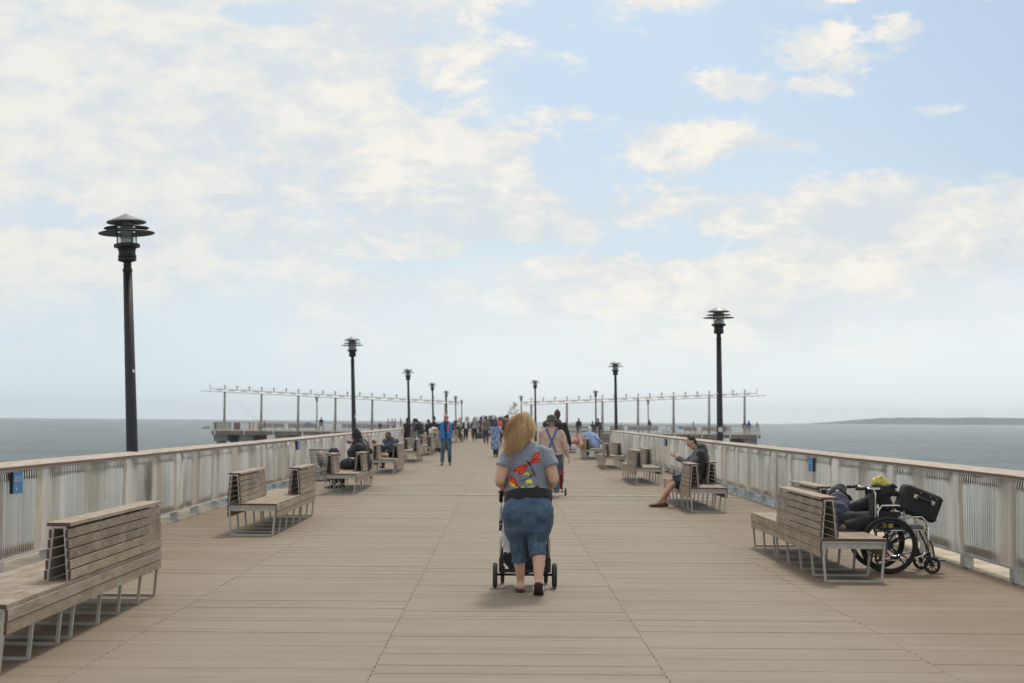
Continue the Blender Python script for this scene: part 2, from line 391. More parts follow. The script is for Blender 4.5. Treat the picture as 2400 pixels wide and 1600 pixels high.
def railing(side, x, y0, y1, label, pair=None, cat='railing'):
    """side -1 left / +1 right, inner face at x; bars twist in waves along the rail"""
    t = thing('railing', label, cat, (x, y0, 0), 0, 'timber capped railings of twisted steel bars')
    L = y1 - y0; mb = MB(); n = int(L / .066)
    for i in range(n):
        y = (i + .5) * L / n; Y = y + y0
        ph = 1.22 + .72 * sin(2 * pi * Y / 1.58 + 1.1 * sin(Y * .62 + side)) * (.75 + .25 * sin(Y * 1.7)) + .12 * sin(Y * 7.3 + side) + R.uniform(-.015, .015)
        vs = []; lean = .03 * sin(2 * pi * Y / 3.1); tw = .16 * sin(Y * 1.3)
        lev = ((.15, ph + tw, .015), (.21, ph + tw * .7, .0265), (.6, ph, .0275), (.97, ph - tw * .8, .0265), (1.045, ph - tw, .013))
        for z, a, W in lev:
            dx, dy = side * sin(a) * W, cos(a) * W; nx, ny = cos(a) * .004, -side * sin(a) * .004
            yy = y + lean * (z - .6)
            vs += [(side * .045 + dx + nx, yy + dy + ny, z), (side * .045 + dx - nx, yy + dy - ny, z), (side * .045 - dx - nx, yy - dy - ny, z), (side * .045 - dx + nx, yy - dy + ny, z)]
        fs = []
        for k in range(len(lev) - 1):
            for q in range(4): fs.append((k * 4 + q, k * 4 + (q + 1) % 4, k * 4 + 4 + (q + 1) % 4, k * 4 + 4 + q))
        mb.add(vs, fs)
    o = mb.build('bar_screen', m_bar, t)
    mb = MB(); k = max(1, round(L / 3.05))
    for i in range(k):
        a, c_ = i * L / k + .004, (i + 1) * L / k - .004; dz = R.uniform(-.002, .002)
        # tilted cap board, higher outside
        vs = [(0, a, 1.052 + dz), (0, a, 1.085 + dz), (side * .26, a, 1.118 + dz), (side * .26, a, 1.084 + dz)]
        vs += [(p[0], c_, p[2]) for p in vs]
        mb.add(vs, [(0, 1, 2, 3), (4, 7, 6, 5), (0, 4, 5, 1), (1, 5, 6, 2), (2, 6, 7, 3), (3, 7, 4, 0)])
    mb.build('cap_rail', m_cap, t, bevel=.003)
    mb = MB(); mb.box((side * .125, L / 2, 1.0), (.05, L, .13)); mb.box((side * .125, L / 2, .20), (.03, L, .09)); mb.build('support_rail', m_tdark, t)  # dark strips added behind the bars to deepen shade in top and bottom gaps
    mb = MB(); mb.box((side * .045, L / 2, .138), (.075, L, .014)); mb.box((side * .05, L / 2, 1.047), (.08, L, .01))
    mb.build('flat_rail', m_galv, t)
    k = max(1, round(L / 1.55))
    ys = [(.12 + i * (L - .24) / k) for i in range(k + 1)]
    for yy in ys:
        MB().box((side * .045, yy, .065), (.10, .16, .13)).build('post_foot', m_galv, t)
    for yy in ys[::2]:
        MB().box((side * .11, yy, .52), (.05, .08, 1.04)).build('post', m_galv, t)
    return t
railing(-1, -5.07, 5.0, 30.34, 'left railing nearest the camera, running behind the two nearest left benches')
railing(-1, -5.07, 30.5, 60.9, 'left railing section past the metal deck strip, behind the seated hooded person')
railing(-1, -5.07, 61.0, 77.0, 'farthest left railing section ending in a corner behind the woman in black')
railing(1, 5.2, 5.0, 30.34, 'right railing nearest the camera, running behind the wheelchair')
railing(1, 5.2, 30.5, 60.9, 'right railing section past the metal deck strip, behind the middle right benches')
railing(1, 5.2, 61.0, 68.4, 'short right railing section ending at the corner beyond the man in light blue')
m_white = mat('pale_painted_metal', (.62, .62, .59), .5, .2, .08, 5)
def open_rail(p0, p1, z0, h, label, post=1.9, gap=.14, capw=.09, group='open railings far along the pier', m=None):
    p0 = V((*p0, z0)); p1 = V((*p1, z0)); d = p1 - p0; L = d.length; u = d / L
    t = thing('open_railing', label, 'railing', p0, math.atan2(u.y, u.x), group)
    m = m or m_white
    mb = MB(); mb.box((L / 2, 0, h), (L, capw, .05)); mb.box((L / 2, 0, h - .08), (L, .03, .02)); mb.build('top_rail', m_cap if capw > .1 else m_galv, t)
    MB().box((L / 2, 0, .12), (L, .04, .05)).build('bottom_rail', m, t)
    k = max(1, round(L / post))
    for i in range(k + 1): MB().box((i * L / k, 0, h / 2), (.07, .07, h)).build('post', m, t)
    mb = MB(); n = int(L / gap)
    for i in range(n): mb.box(((i + .5) * L / n, 0, h / 2 + .03), (.016, .016, h - .16))
    mb.build('balusters', m, t)
    return t
open_rail((-5.1, 77.05), (-4.4, 77.05), 0, 1.07, 'short cross railing at the left corner beside the woman in black', .7, .09, .2)
open_rail((-4.45, 77.1), (-4.45, 105), 0, 1.07, 'left open railing beyond the corner, behind the group of men')
open_rail((2.6, 68.5), (5.2, 68.5), 0, 1.07, 'cross railing with thin bars behind the man in light blue', 1.3, .12, .2)
open_rail((2.9, 68.6), (2.9, 105), 0, 1.07, 'right open railing narrowing the pier beyond the cross railing')
open_rail((2.9, 105), (7.1, 105), 0, 1.07, 'second cross railing farther out, under the pair leaning by a lamp', 1.4, .12, .2)
open_rail((-6.2, 105), (-4.45, 105), 0, 1.07, 'far left cross railing behind the crowd', 1.4, .12, .2)
open_rail((7.1, 105), (7.1, 177.8), 0, 1.07, 'right open railing leading to the far cross arm')
open_rail((-6.2, 105), (-6.2, 177.8), 0, 1.07, 'left open railing leading to the far cross arm')
open_rail((-36.2, 178.2), (-6.4, 178.2), -.1, 1.08, 'long open railing along the left arm of the far pier')
open_rail((7.3, 178.2), (32.2, 178.2), -.1, 1.08, 'long open railing along the right arm of the far pier')
open_rail((-36.2, 190), (-7, 190), -.1, 1.08, 'seaward open railing of the left arm behind its benches', 1.9, .2)
open_rail((7, 190), (32.2, 190), -.1, 1.08, 'seaward open railing of the right arm behind its benches', 1.9, .2)
open_rail((-36.2, 178.4), (-36.2, 189.8), -.1, 1.08, 'end railing closing the left arm of the far pier')
open_rail((32.2, 178.4), (32.2, 189.8), -.1, 1.08, 'end railing closing the right arm of the far pier')
# arms of the T: fascia, piers, canopies
m_fascia = mat('arm_fascia', (.20, .16, .14), .8, 0, .25, .8); m_conc2 = mat('pier_concrete', (.20, .20, .185), .85, 0, .3, .8)
for x0, x1, nm in ((-36.3, -6.3, 'left'), (7.2, 32.3, 'right')):
    t = thing('pier_arm_edge', 'brown fascia with pale brackets along the %s arm of the far pier' % nm, 'pier edge', ((x0 + x1) / 2, 178.05, -.1), 0, 'edges of the far pier arms')
    MB().box((0, 0, -.28), (x1 - x0, .12, .45)).build('fascia', m_fascia, t)
    MB().box((0, -.02, -.01), (x1 - x0, .2, .07)).build('kerb', m_pale, t)
    mb = None
    k = int((x1 - x0) / 3.4)
    for i in range(k + 1): MB().box((x0 - (x0 + x1) / 2 + .4 + i * (x1 - x0 - .8) / k, -.11, -.2), (.14, .08, .62)).build('bracket', m_white, t)
for side, xs in ((-1, [-35.3, -32.1, -27.6, -23, -18.4, -13.8, -9.2]), (1, [31.1, 26.6, 22, 17.4, 12.8, 8.6])):
    for i, x in enumerate(xs):
        t = thing('pier_support', 'concrete pile cap on thick piles under the far %s arm' % ('left' if side < 0 else 'right'), 'pier support', (x, 179, -.6), 0, 'concrete supports under the far arms')
        MB().box((0, 5, -.42), (1.75, 10.6, .8)).build('pile_cap', m_conc2, t, bevel=.04)
        for yy in (.4, 9): MB().tube((0, yy, -6), (0, yy, -.83), .62, n=16).build('pile', m_conc2, t, smooth=True)
m_can = mat('canopy_white_steel', (.66, .63, .62), .5, .1, .07, 3); m_canp = mat('canopy_post_grey', (.36, .34, .33), .5, .3, .1, 3)
m_can2 = mat('canopy_panel_white', (.70, .68, .68), .5, 0, .06, 3)
m_dk = mat('dark_cable', (.16, .16, .16), .5, .5, .1, 5)
def canopy(xout, xin, posts, label):
    """the roof line rises outwards"""
    t = thing('canopy', label, 'canopy', (posts[0], 184, -.1), 0, 'slender white canopies on the far arms')
    zt = lambda x: 5.20 + (abs(x) - 35.3) * (1.28 / 28.1) if xout < 0 else 5.18 + (abs(x) - 31.1) * (1.28 / 27.5)
    P = lambda x, y, dz: (x - posts[0], y, zt(x) + dz + .1)
    mb = MB(); mb.bar(P(xout, 0, -.12), P(xin, 0, -.12), .18, .22); mb.build('main_beam', m_can, t)
    mb = MB(); mb.bar(P(xout + (-.9 if xout < 0 else .9), -1.5, -.42), P(xin, -1.5, -.42), .08, .07); mb.build('lower_chord', m_canp, t)
    mb = MB(); n = int(abs(xout - xin) / .78)
    for i in range(n + 1):
        x = xout + (xin - xout) * i / n; mb.bar(P(x, -1.5, -.40), P(x, 0, -.20), .05, .05)
    mb.mi = 1
    for i in range(n // 2):
        xa = xout + (xin - xout) * (2 * i + .2) / n; xb = xout + (xin - xout) * (2 * i + 1.2) / n
        a, b_, c_, d_ = P(xa, -1.45, -.36), P(xb, -1.45, -.36), P(xb, -.1, -.16), P(xa, -.1, -.16)
        vs = [a, b_, c_, d_] + [(p[0], p[1], p[2] + .02) for p in (a, b_, c_, d_)]
        mb.add(vs, [(0, 1, 2, 3), (4, 7, 6, 5), (0, 4, 5, 1), (1, 5, 6, 2), (2, 6, 7, 3), (3, 7, 4, 0)])
    mb.build('roof_lattice', [m_can, m_can2], t)
    for x in posts:
        mb = MB(); mb.tube((x - posts[0], 0, 0), (x - posts[0], 0, zt(x) + .05), .17, .13, 14); mb.build('post', m_canp, t, smooth=True)
    sp_ = abs(posts[1] - posts[0]) / 3; s = 1 if xin > xout else -1; x = posts[0] + 0.
    while (xin - x) * s > .4:
        mb = MB(); mb.box(P(x, 0, .20), (.11, .11, .44)); mb.box(P(x, 0, .42), (.20, .11, .09)); mb.build('king_post', m_dk, t)
        mb = MB()
        for q in (-1, 1): mb.path([P(x, 0, .46), P(x + q * sp_ * .25, 0, .2), P(x + q * sp_ * .5, 0, .06)], .008, 4)
        mb.build('cable', m_dk, t); x += sp_ * s
    MB().bar(P(xout, 0, 0), P(xout, 0, .62), .08, .06).build('end_post', m_canp, t)
    return t
lx = [-36.3, -31.6, -26.8, -22.0, -17.2, -12.4, -7.6]; 
canopy(-37.8, -5.6, [-35.9, -31.15, -26.4, -21.6, -16.85, -12.1, -7.4], 'slender white canopy rising outwards over the left arm of the far pier')
canopy(32.9, 2.6, [31.3, 26.7, 22.1, 17.5, 12.9, 8.3, 3.7], 'slender white canopy rising outwards over the right arm of the far pier')

# ------------------------------------------------------------------ lamps
m_black = mat('lamp_black_paint', (.006, .005, .010), .5, 0, .2, 8, .1)
m_hood = mat('lamp_hood_grey', (.20, .20, .21), .45, .5, .15, 7)
m_lens = mat('lamp_white_lens', (.72, .70, .64), .4, 0, .05, 9)
m_glass = bpy.data.materials.new('lamp_glass'); m_glass.use_nodes = True; nt = m_glass.node_tree; nt.nodes.clear()
o_ = nd(nt, 'ShaderNodeOutputMaterial'); t_ = nd(nt, 'ShaderNodeBsdfTransparent'); t_.inputs[0].default_value = (.93, .95, .95, 1); g_ = nd(nt, 'ShaderNodeBsdfGlossy'); g_.inputs['Roughness'].default_value = .05
x_ = nd(nt, 'ShaderNodeMixShader'); x_.inputs[0].default_value = .10; nt.links.new(t_.outputs[0], x_.inputs[1]); nt.links.new(g_.outputs[0], x_.inputs[2]); nt.links.new(x_.outputs[0], o_.inputs[0])
m_stick = mat('sticker_paper', (.62, .63, .60), .6, 0, .35, 60)
def make_lamp(loc, label):
    t = thing('street_lamp', label, 'lamp post', loc, 0, 'black lamp posts with stacked disc hoods')
    mb = MB(); mb.lathe([(.0, 0), (.16, 0), (.16, .05), (.12, .08), (.092, .3), (.088, .5), (.064, 3.70), (.0, 3.70)], 20); mb.build('pole', m_black, t, smooth=True)
    mb = MB(); mb.lathe([(.06, 3.69), (.07, 3.71), (.07, 3.74), (.055, 3.75), (.06, 3.765), (.054, 3.78), (.06, 3.80), (.054, 3.82), (.06, 3.84), (.125, 3.86), (.13, 3.87), (.13, 3.90), (.118, 3.905), (.13, 3.915), (.13, 3.94), (.12, 3.95), (.12, 4.0), (.132, 4.045), (.15, 4.05), (.185, 4.06), (.185, 4.10), (.17, 4.108), (0, 4.108)], 28); mb.build('housing', m_black, t, smooth=False)
    mb = MB(); mb.lathe([(0, 4.555), (.03, 4.54), (.28, 4.435), (.285, 4.425), (.278, 4.415), (0, 4.50)], 24); mb.build('hood', m_hood, t)
    for r_, z in ((.322, 4.335), (.402, 4.262)):
        mb = MB(); mb.lathe([(.15, z + .026), (r_ - .01, z + .010), (r_, z + .002), (r_ - .01, z - .004), (.15, z + .014), (.15, z + .026)], 32); mb.build('disc', m_black, t, smooth=False)
    MB().lathe([(.145, 4.11), (.145, 4.40), (.140, 4.40), (.140, 4.11), (.145, 4.11)], 24).build('glass', m_glass, t, smooth=True)
    MB().lathe([(0, 4.109), (.082, 4.115), (.088, 4.18), (.078, 4.215), (.06, 4.23), (.075, 4.25), (.085, 4.32), (.08, 4.42), (0, 4.42)], 20).build('lens', m_lens, t, smooth=True)
    mb = MB()
    for k in range(4):
        a = pi / 4 + k * pi / 2; mb.tube((.155 * cos(a), .155 * sin(a), 4.1), (.155 * cos(a), .155 * sin(a), 4.44), .009, n=6)
    mb.build('stay_rods', m_black, t)
    return t
lamp = make_lamp((-5.50 + 4.5 * .048, 20.6, 0), 'lamp post nearest the camera, tallest in view on the left')
def sticker(l, a, z, w_, h_):
    mb = MB(); r_ = .088 - (z - .5) * .0075 + .0015
    vs = [];
    for k in range(4):
        q = a + (k / 3 - .5) * w_ / r_; vs += [(r_ * cos(q), r_ * sin(q), z), (r_ * cos(q), r_ * sin(q), z + h_)]
    mb.add(vs, [(0, 2, 3, 1), (2, 4, 5, 3), (4, 6, 7, 5)]); mb.build('sticker', m_stick, l)
sp_l = [((-5.52, 51.9, 0), 'second lamp post on the left, behind the seated hooded person'), ((-5.55, 83., 0), 'third lamp post on the left, beside the woman in black'),
        ((-5.68, 114.5, 0), 'fourth lamp post on the left, behind the man in the navy sweater'), ((-5.85, 147, 0), 'fifth lamp post on the left, just behind the man in the blue vest'),
        ((-6.0, 181, 0), 'sixth lamp post on the left, beyond the end of the left canopy'), ((-6.3, 218, 0), 'small seventh lamp post on the left, farthest of its row'),
        ((5.59, 36.85, 0), 'lamp post nearest the camera on the right, behind the right railing'), ((5.59, 70.8, 0), 'second lamp post on the right, beside the far cross railing'),
        ((2.35, 104.1, 0), 'lamp post rising between the blonde woman and the man in the hat'), ((2.24, 173.8, 0), 'thin distant lamp post just right of the white shapes, nearer of two'),
        ((2.0, 247, 0), 'thinnest distant lamp post above the crowd, left of its neighbour'), ((9.09, 139.4, 0), 'distant lamp post behind the pair leaning on the railing'),
        ((-24.84, 190.3, -.1), 'distant lamp post on the left arm beside the walking man'), ((19.81, 194., -.1), 'distant lamp post on the right arm with a person beside it')]
for loc, lab in sp_l:
    ln = .034 if (loc[0] < -5 and loc[0] > -10 and loc[1] < 150) else (.012 if loc[1] < 50 else .018)
    q = dup(lamp, (loc[0] + 4.5 * ln, loc[1], loc[2]), 0, lab); q.rotation_euler = (0, -ln, 0)
    if lab.startswith('lamp post nearest the camera on the right'): sticker(q, -pi / 2, 1.33, .11, .12); sticker(q, -pi / 2 - .8, 2.3, .03, .04)
    if lab.startswith('second lamp post on the left'): sticker(q, -pi / 2 + .9, 1.62, .06, .1)
lamp.rotation_euler = (0, -.048, 0)
sticker(lamp, -pi / 2 + 1.0, 2.25, .05, .045)

# ------------------------------------------------------------------ benches
m_wood, nt, b = nmat('weathered_bench_timber')
geo = nd(nt, 'ShaderNodeNewGeometry')
g = tex(nt, 4.2, 8, stretch=(11, 1, 11), rough=.75, dist=1.0); bl = tex(nt, 3.2, 5, stretch=(1, 1, 2)); vs_ = tex(nt, 11, 4, stretch=(1, 2.4, .4))
rn = geo.outputs['Random Per Island']
c = mixc(nt, ramp(nt, rn, 0, 1), (.215, .165, .128), (.335, .272, .213)); c = mixc(nt, ramp(nt, mth(nt, 'FRACT', mth(nt, 'MULTIPLY', rn, 9.7)), .3, 1., 0, .7), c, (.36, .275, .185))
c = mixc(nt, ramp(nt, g, .42, .66, 0, .75), c, (.135, .092, .066))
c = mixc(nt, ramp(nt, bl, .42, .66, 0, .5), c, (.40, .355, .31))
c = mixc(nt, mth(nt, 'MULTIPLY', ramp(nt, vs_, .56, .72), .38), c, (.37, .22, .15))
tcn = nd(nt, 'ShaderNodeTexCoord'); sn = nd(nt, 'ShaderNodeSeparateXYZ'); nt.links.new(tcn.outputs['Normal'], sn.inputs[0])
c = mixc(nt, mth(nt, 'GREATER_THAN', mth(nt, 'ABSOLUTE', sn.outputs[1]), .85), c, (.115, .062, .050))
nt.links.new(c, b.inputs['Base Color']); b.inputs['Roughness'].default_value = .8; bump(nt, b, g, .5, .003)
m_end = mat('bench_plank_end', (.125, .068, .055), .8, 0, .2, 20)
m_leg = mat('bench_frame_steel', (.43, .43, .40), .5, .35, .1, 12)
m_bolt = mat('bolt_head', (.5, .5, .48), .4, .8, .05, 20)
def plank(mb, c, d): mb.box(c, d)
def make_bench(label, frames, L, n0, n1, f0, f1, loc, nside=-1):
    """near back on side nside from n0..n1, far back on the other side f0..f1; lengths along +Y; centre at x=0"""
    t = thing('bench', label, 'bench', loc, 0, 'timber benches in rows along the pier')
    mb = MB()
    for i in range(5):
        x = -.335 + .067 + i * .134 - 0; plank(mb, (x, L / 2, .427), (.128, L, .028))
    mb.build('seat', m_wood, t, bevel=.003)
    mb = MB()
    for s in (-1, 1):
        for j in range(2): plank(mb, (s * (.330 - j * .004), L / 2, .372 - j * .082), (.022, L, .076))
    mb.build('apron', m_wood, t, bevel=.003)
    for y in frames:
        mb = MB(); w = .018
        a, b_ = (-.284, y, .012), (.284, y, .012)
        mb.bar(a, b_, .028, .022)
        mb.bar((-.284, y, .012), (-.316, y, .405), .022, .03, (0, 1, 0)); mb.bar((.284, y, .012), (.316, y, .405), .022, .03, (0, 1, 0))
        mb.box((0, y, .403), (.632, .03, .016))
        mb.build('leg_frame', m_leg, t)
    for y in (.02, L - .02): MB().box((0, y, .365), (.60, .008, .058)).build('end_plate', m_leg, t)
    for sd, y0, y1 in ((nside, n0, n1), (-nside, f0, f1)):
        ln = y1 - y0; cy = (y0 + y1) / 2; xc = sd * .247
        mb = MB()
        for j in range(5):
            z = .482 + j * .0735; k = (z - .44) / .38
            for q in (-1, 1):
                x = xc + q * (.088 - .034 * k); plank(mb, (x, cy, z), (.022, ln, .064))
        for q in (-1, 1): plank(mb, (xc + q * .043, cy, .842), (.083, ln, .026))
        mb.mi = 1
        for y in [y0 + .05] + [yy for yy in frames if y0 + .2 < yy < y1 - .2] + [y1 - .05]:
            for j in range(5):
                z = .482 + j * .0735; k = (z - .44) / .38
                for q in (-1, 1):
                    x = xc + q * (.0995 - .034 * k); mb.box((x, y, z), (.003, .014, .014))
        bk = mb.build('backrest', [m_wood, m_bolt], t, bevel=.0015)
        for y in [y0 + .012] + [y for y in frames if y0 + .3 < y < y1 - .3] + [y1 - .012]:
            mb = MB()
            for q in (-1, 1): mb.bar((xc + q * .074, y, .44), (xc + q * .042, y, .822), .018, .022, (0, 1, 0))
            mb.box((xc, y, .822), (.098, .022, .014)); mb.build('back_frame', m_leg, bk)
    return t
FA = [.015, .57, 1.17, 1.86, 2.48, 2.67, 3.33, 4.03]; FB = [.015, .58, 1.19, 1.49, 2.18, 2.77, 3.41, 3.99]
bA = make_bench('empty left bench second from the camera, long back on its railing side', FA, 4.05, 0, 2.12, 2.26, 4.05, (-3.413, 19.55, 0))
bB = make_bench('empty left bench nearest the camera, cut off by the frame edge', FB, 4.01, 0, 1.2, 1.28, 4.01, (-3.413, 8.96, 0))
dup(bB, (-3.413, 30.2, 0), 0, 'left bench holding the seated person in the black hood')
dup(bB, (-3.413, 41.0, 0), 0, 'left bench where an adult in sunglasses sits with a child')
bC = make_bench('empty left bench between the adult with child and the bags', FA, 4.05, 0, 2.12, 2.26, 4.05, (-3.413, 51.8, 0), 1)
dup(bC, (-3.413, 61.8, 0), 0, 'left bench with white bags piled behind its far backrest')
dup(bA, (-3.413, 72.6, 0), 0, 'left bench past the bags, hidden behind the standing men')
dup(bB, (-3.413, 94.6, 0), 0, 'far left bench under the seated old man in the white cap')
# right hand benches: same S shape turned half a turn, so the near back is on the walkway side
dA = make_bench('right bench nearest the camera, under the person slumped in a cap', FA, 4.02, 0, 2.3, 2.42, 4.02, (3.557, 14.43, 0))
dB = dup(bB, (3.64, 25.16, 0), 0, 'right bench where the man in shorts sits')
dup(dA, (3.65, 35.55, 0), 0, 'empty right bench just past the man in shorts')
dup(bB, (3.66, 46.35, 0), 0, 'empty right bench in front of the man in light blue')
dup(dA, (3.68, 57.3, 0), 0, 'right bench where the man in light blue leans over')
# long benches on the far arms, seen from behind
m_wood2 = mat('far_bench_timber', (.27, .20, .175), .8, 0, .2, 2)
def long_bench(x0, x1, label, y=183):
    L = x1 - x0; t = thing('long_bench', label, 'bench', (x0, y, -.1), 0, 'long brown benches on the far arms')
    mb = MB()
    for j in range(4): mb.box((L / 2, 0, .50 + j * .12), (L, .04, .105))
    mb.build('backrest', m_wood2, t); MB().box((L / 2, .3, .42), (L, .5, .05)).build('seat', m_wood2, t)
    for i in range(max(2, int(L / 1.5)) + 1):
        k = max(2, int(L / 1.5)); MB().box((.1 + i * (L - .2) / k, .25, .2), (.06, .45, .4)).build('leg', m_leg, t)
long_bench(-30.6, -28.0, 'far brown bench right of the seated angler on the left arm'); long_bench(-27.5, -23.9, 'far brown bench with a blue bag, left arm')
long_bench(-20.6, -14.7, 'far brown bench behind the four standing people, left arm')
long_bench(13.8, 15.6, 'far brown bench behind the person seated in grey, right arm'); long_bench(16.1, 20., 'far brown bench left of the bicycles, right arm')
long_bench(23.2, 25.0, 'far brown bench behind the walking person in pale blue'); long_bench(25.6, 29.4, 'far brown bench at the outer end of the right arm')
# ------------------------------------------------------------------ signs on the railings
m_blue = mat('sign_blue_enamel', (.05, .21, .44), .4, 0, .06, 4, .05); m_sback = mat('sign_dark_edge', (.03, .02, .03), .6, 0, .1, 5); m_let = mat('sign_lettering', (.50, .62, .72), .5, 0, .05, 5, 0)
def sign(side, x, y, z, label):
    t = thing('blue_sign', label, 'sign', (x, y, z), 0, 'small blue signs on the railings')
    th = .03
    t.rotation_euler = (0, 0, radians(-8) if side < 0 else radians(8))
    MB().box((side * .008, 0, 0), (.035, .202, .222)).build('box_back', m_sback, t)
    MB().box((-side * .012, 0, 0), (.008, .20, .22)).build('panel', m_blue, t)
    mb = MB(); xx = -side * .0175
    for r_, (zz, ws) in enumerate(((.056, (.022, .013, .02, .015, .02, .014, .018)), (.022, (.014, .02, .016, .02, .013, .018, .02, .015)))):
        tot = sum(ws) + .006 * (len(ws) - 1); y0 = -tot / 2
        for i, w_ in enumerate(ws):
            mb.box((xx, (y0 + w_ / 2), zz), (.002, .004, .023)); mb.box((xx, y0 + w_ / 2, zz + (.0098 if i % 2 else -.0098)), (.002, w_, .004))
            if i % 3 == 0: mb.box((xx, y0 + w_ - .002, zz), (.002, .004, .023))
            y0 += w_ + .006
    mb.build('lettering', m_let, t)
    mb = MB()
    mb.loft([((xx + side * .002, -.03, -.085), .002, .004), ((xx + side * .002, -.03, -.065), .002, .012), ((xx + side * .002, -.03, -.045), .002, .003)], n=8, cap='flat')
    mb.build('leaf_emblem', m_let, t, smooth=True)
sign(-1, -5.035, 14.85, .92, 'blue sign with two lines of pale lettering on the near left railing'); sign(-1, -5.035, 35.2, .93, 'blue sign seen nearly edge-on, left railing past the second bench')
sign(1, 5.165, 23.8, .90, 'blue sign on the right railing behind the nearest right bench'); sign(1, 5.165, 45.2, .92, 'faint blue sign on the right railing left of the man in shorts')
# ------------------------------------------------------------------ far shore, haze, boats
m_hill, nt, b = nmat('wooded_shore'); f = tex(nt, .02, 6); nt.links.new(mixc(nt, ramp(nt, f, .3, .7), (.022, .038, .042), (.05, .065, .065)), b.inputs['Base Color']); b.inputs['Roughness'].default_value = .95
m_sand = mat('far_beach_sand', (.62, .56, .46), .9, 0, .1, .02, 0)
def shore(x0, x1, y0, y1, prof, name, z0=SEA):
    n = len(prof) - 1; N = 90; mb = MB(); vs = []; fs = []
    for i in range(N + 1):
        t_ = i / N; x = x0 + (x1 - x0) * t_; y = y0 + (y1 - y0) * t_
        k = t_ * n; a = int(min(k, n - 1)); h = prof[a] * (1 - (k - a)) + prof[min(a + 1, n)] * (k - a)
        h = max(.1, h + (noise.noise(V((i * .35, 3.1, 0))) * 1.6 + noise.noise(V((i * 1.1, 8, 0))) * .7) * min(1, h / 6))
        for j, (q, d) in enumerate(((0, 0), (.12, 20), (.7, 60), (1, 130), (.8, 260), (0, 420))): vs.append((x, y + d, z0 + h * q + noise.noise(V((i * .5, j * 1.7, 2))) * .8 * q))
    for i in range(N):
        for j in range(5): fs.append((i * 6 + j, i * 6 + 6 + j, i * 6 + 7 + j, i * 6 + 1 + j))
    mb.add(vs, fs); return struct(mb.build(name, m_hill, smooth=True))
shore(790, 1800, 3610, 3300, [1, 4, 10, 17, 18.5, 19, 19.5, 20, 20, 19.2, 20.5, 21, 20.5, 20.4, 21, 22, 24, 24], 'hills')
mb = MB(); mb.add([(830, 3570, SEA + .02), (1800, 3255, SEA + .02), (1800, 3300, SEA + 1.25), (838, 3615, SEA + .9), (835, 3680, SEA), (1800, 3400, SEA)], [(0, 1, 2, 3), (3, 2, 5, 4)]); struct(mb.build('beach', m_sand))
m_tow = mat('far_tower_concrete', (.42, .44, .46), .8, 0, .06, .2, 0); m_win = mat('far_tower_glass', (.16, .19, .22), .3, 0, .1, .3, 0)
for i, (x, w_, h_, lab) in enumerate(((-104, 8, 10, 'lowest'), (-88, 11, 12.5, 'narrow'), (-66, 13, 11, 'stepped'), (-48, 12, 16.2, 'square'), (-27, 15, 16.8, 'widest'), (-6, 10, 13, 'plain'), (8, 15, 15.5, 'slab'), (20, 9, 12.6, 'last'), (1260, 20, 29, 'right'))):
    y = 3560 if i < 8 else 3400
    lb = '%s pale block of the hazy tower row above the crowd' % lab if i < 8 else 'blocky tower on the hills at the right picture edge'
    t = thing('tower_block', lb, 'building', (x, y, SEA - .5), 0, 'hazy tower blocks on the horizon' if i < 8 else None)
    MB().box((0, 0, h_ / 2), (w_, 9, h_)).build('wall', m_tow, t)
    mb = MB()
    for k in range(int(h_ / 2.6)): mb.box((0, -4.53, 2 + k * 2.6), (w_ * .86, .05, 1.1))
    mb.build('window_bands', m_win, t); MB().box((w_ * .15, 0, h_ + .5), (w_ * .4, 4, 1)).build('roof_house', m_tow, t)
m_hull = mat('boat_hull_dark', (.02, .03, .035), .4, 0, .1, 3); m_bw = mat('boat_white', (.75, .77, .78), .4, 0, .05, 3)
def boat(x, y, L, label, wake=0, rz=0):
    t = thing('motor_boat', label, 'boat', (x, y, SEA), rz)
    mb = MB(); mb.loft([((-L / 2, 0, .3), .45, .9), ((0, 0, .3), .45, 1.1), ((L * .32, 0, .36), .45, .8), ((L / 2, 0, .55), .2, .1)], side=(0, 0, 1), n=14, cap='flat'); mb.build('hull', m_hull, t, smooth=True)
    mb = MB(); mb.box((-.05 * L, 0, .82), (L * .72, 1.5, .2)); mb.build('deck', m_bw, t, bevel=.03)
    mb = MB(); mb.box((.18 * L, 0, 1.25), (L * .16, 1.2, .7)); mb.build('cabin', m_hull, t, bevel=.06); MB().box((.18 * L, 0, 1.75), (L * .3, 1.4, .08)).build('cabin_roof', m_bw, t)
    if wake:
        mb = MB()
        for k in range(7): mb.ball((-L * .7 - k * 3.4 if k else 0, 0, .1), (1.8 - k * .1, .8, .28))
        mb.build('foam_wake', m_bw, t, smooth=True)
boat(-180, 868, 4.8, 'small dark hulled motor boat just left of the far arm'); boat(-600, 2780, 8, 'tiny speedboat throwing a white wake on the horizon', 1)
haze_m = bpy.data.materials.new('haze_air'); haze_m.use_nodes = True; nt = haze_m.node_tree; nt.nodes.clear()
o_ = nd(nt, 'ShaderNodeOutputMaterial'); pv = nd(nt, 'ShaderNodeVolumePrincipled'); nt.links.new(pv.outputs[0], o_.inputs['Volume'])
pv.inputs['Color'].default_value = (.86, .94, 1, 1); pv.inputs['Density'].default_value = .00018; pv.inputs['Anisotropy'].default_value = .2
if HAZE:
    hz = MB().box((0, 1800, 15), (9000, 5200, 46)).build('haze', haze_m); hz['kind'] = 'stuff'
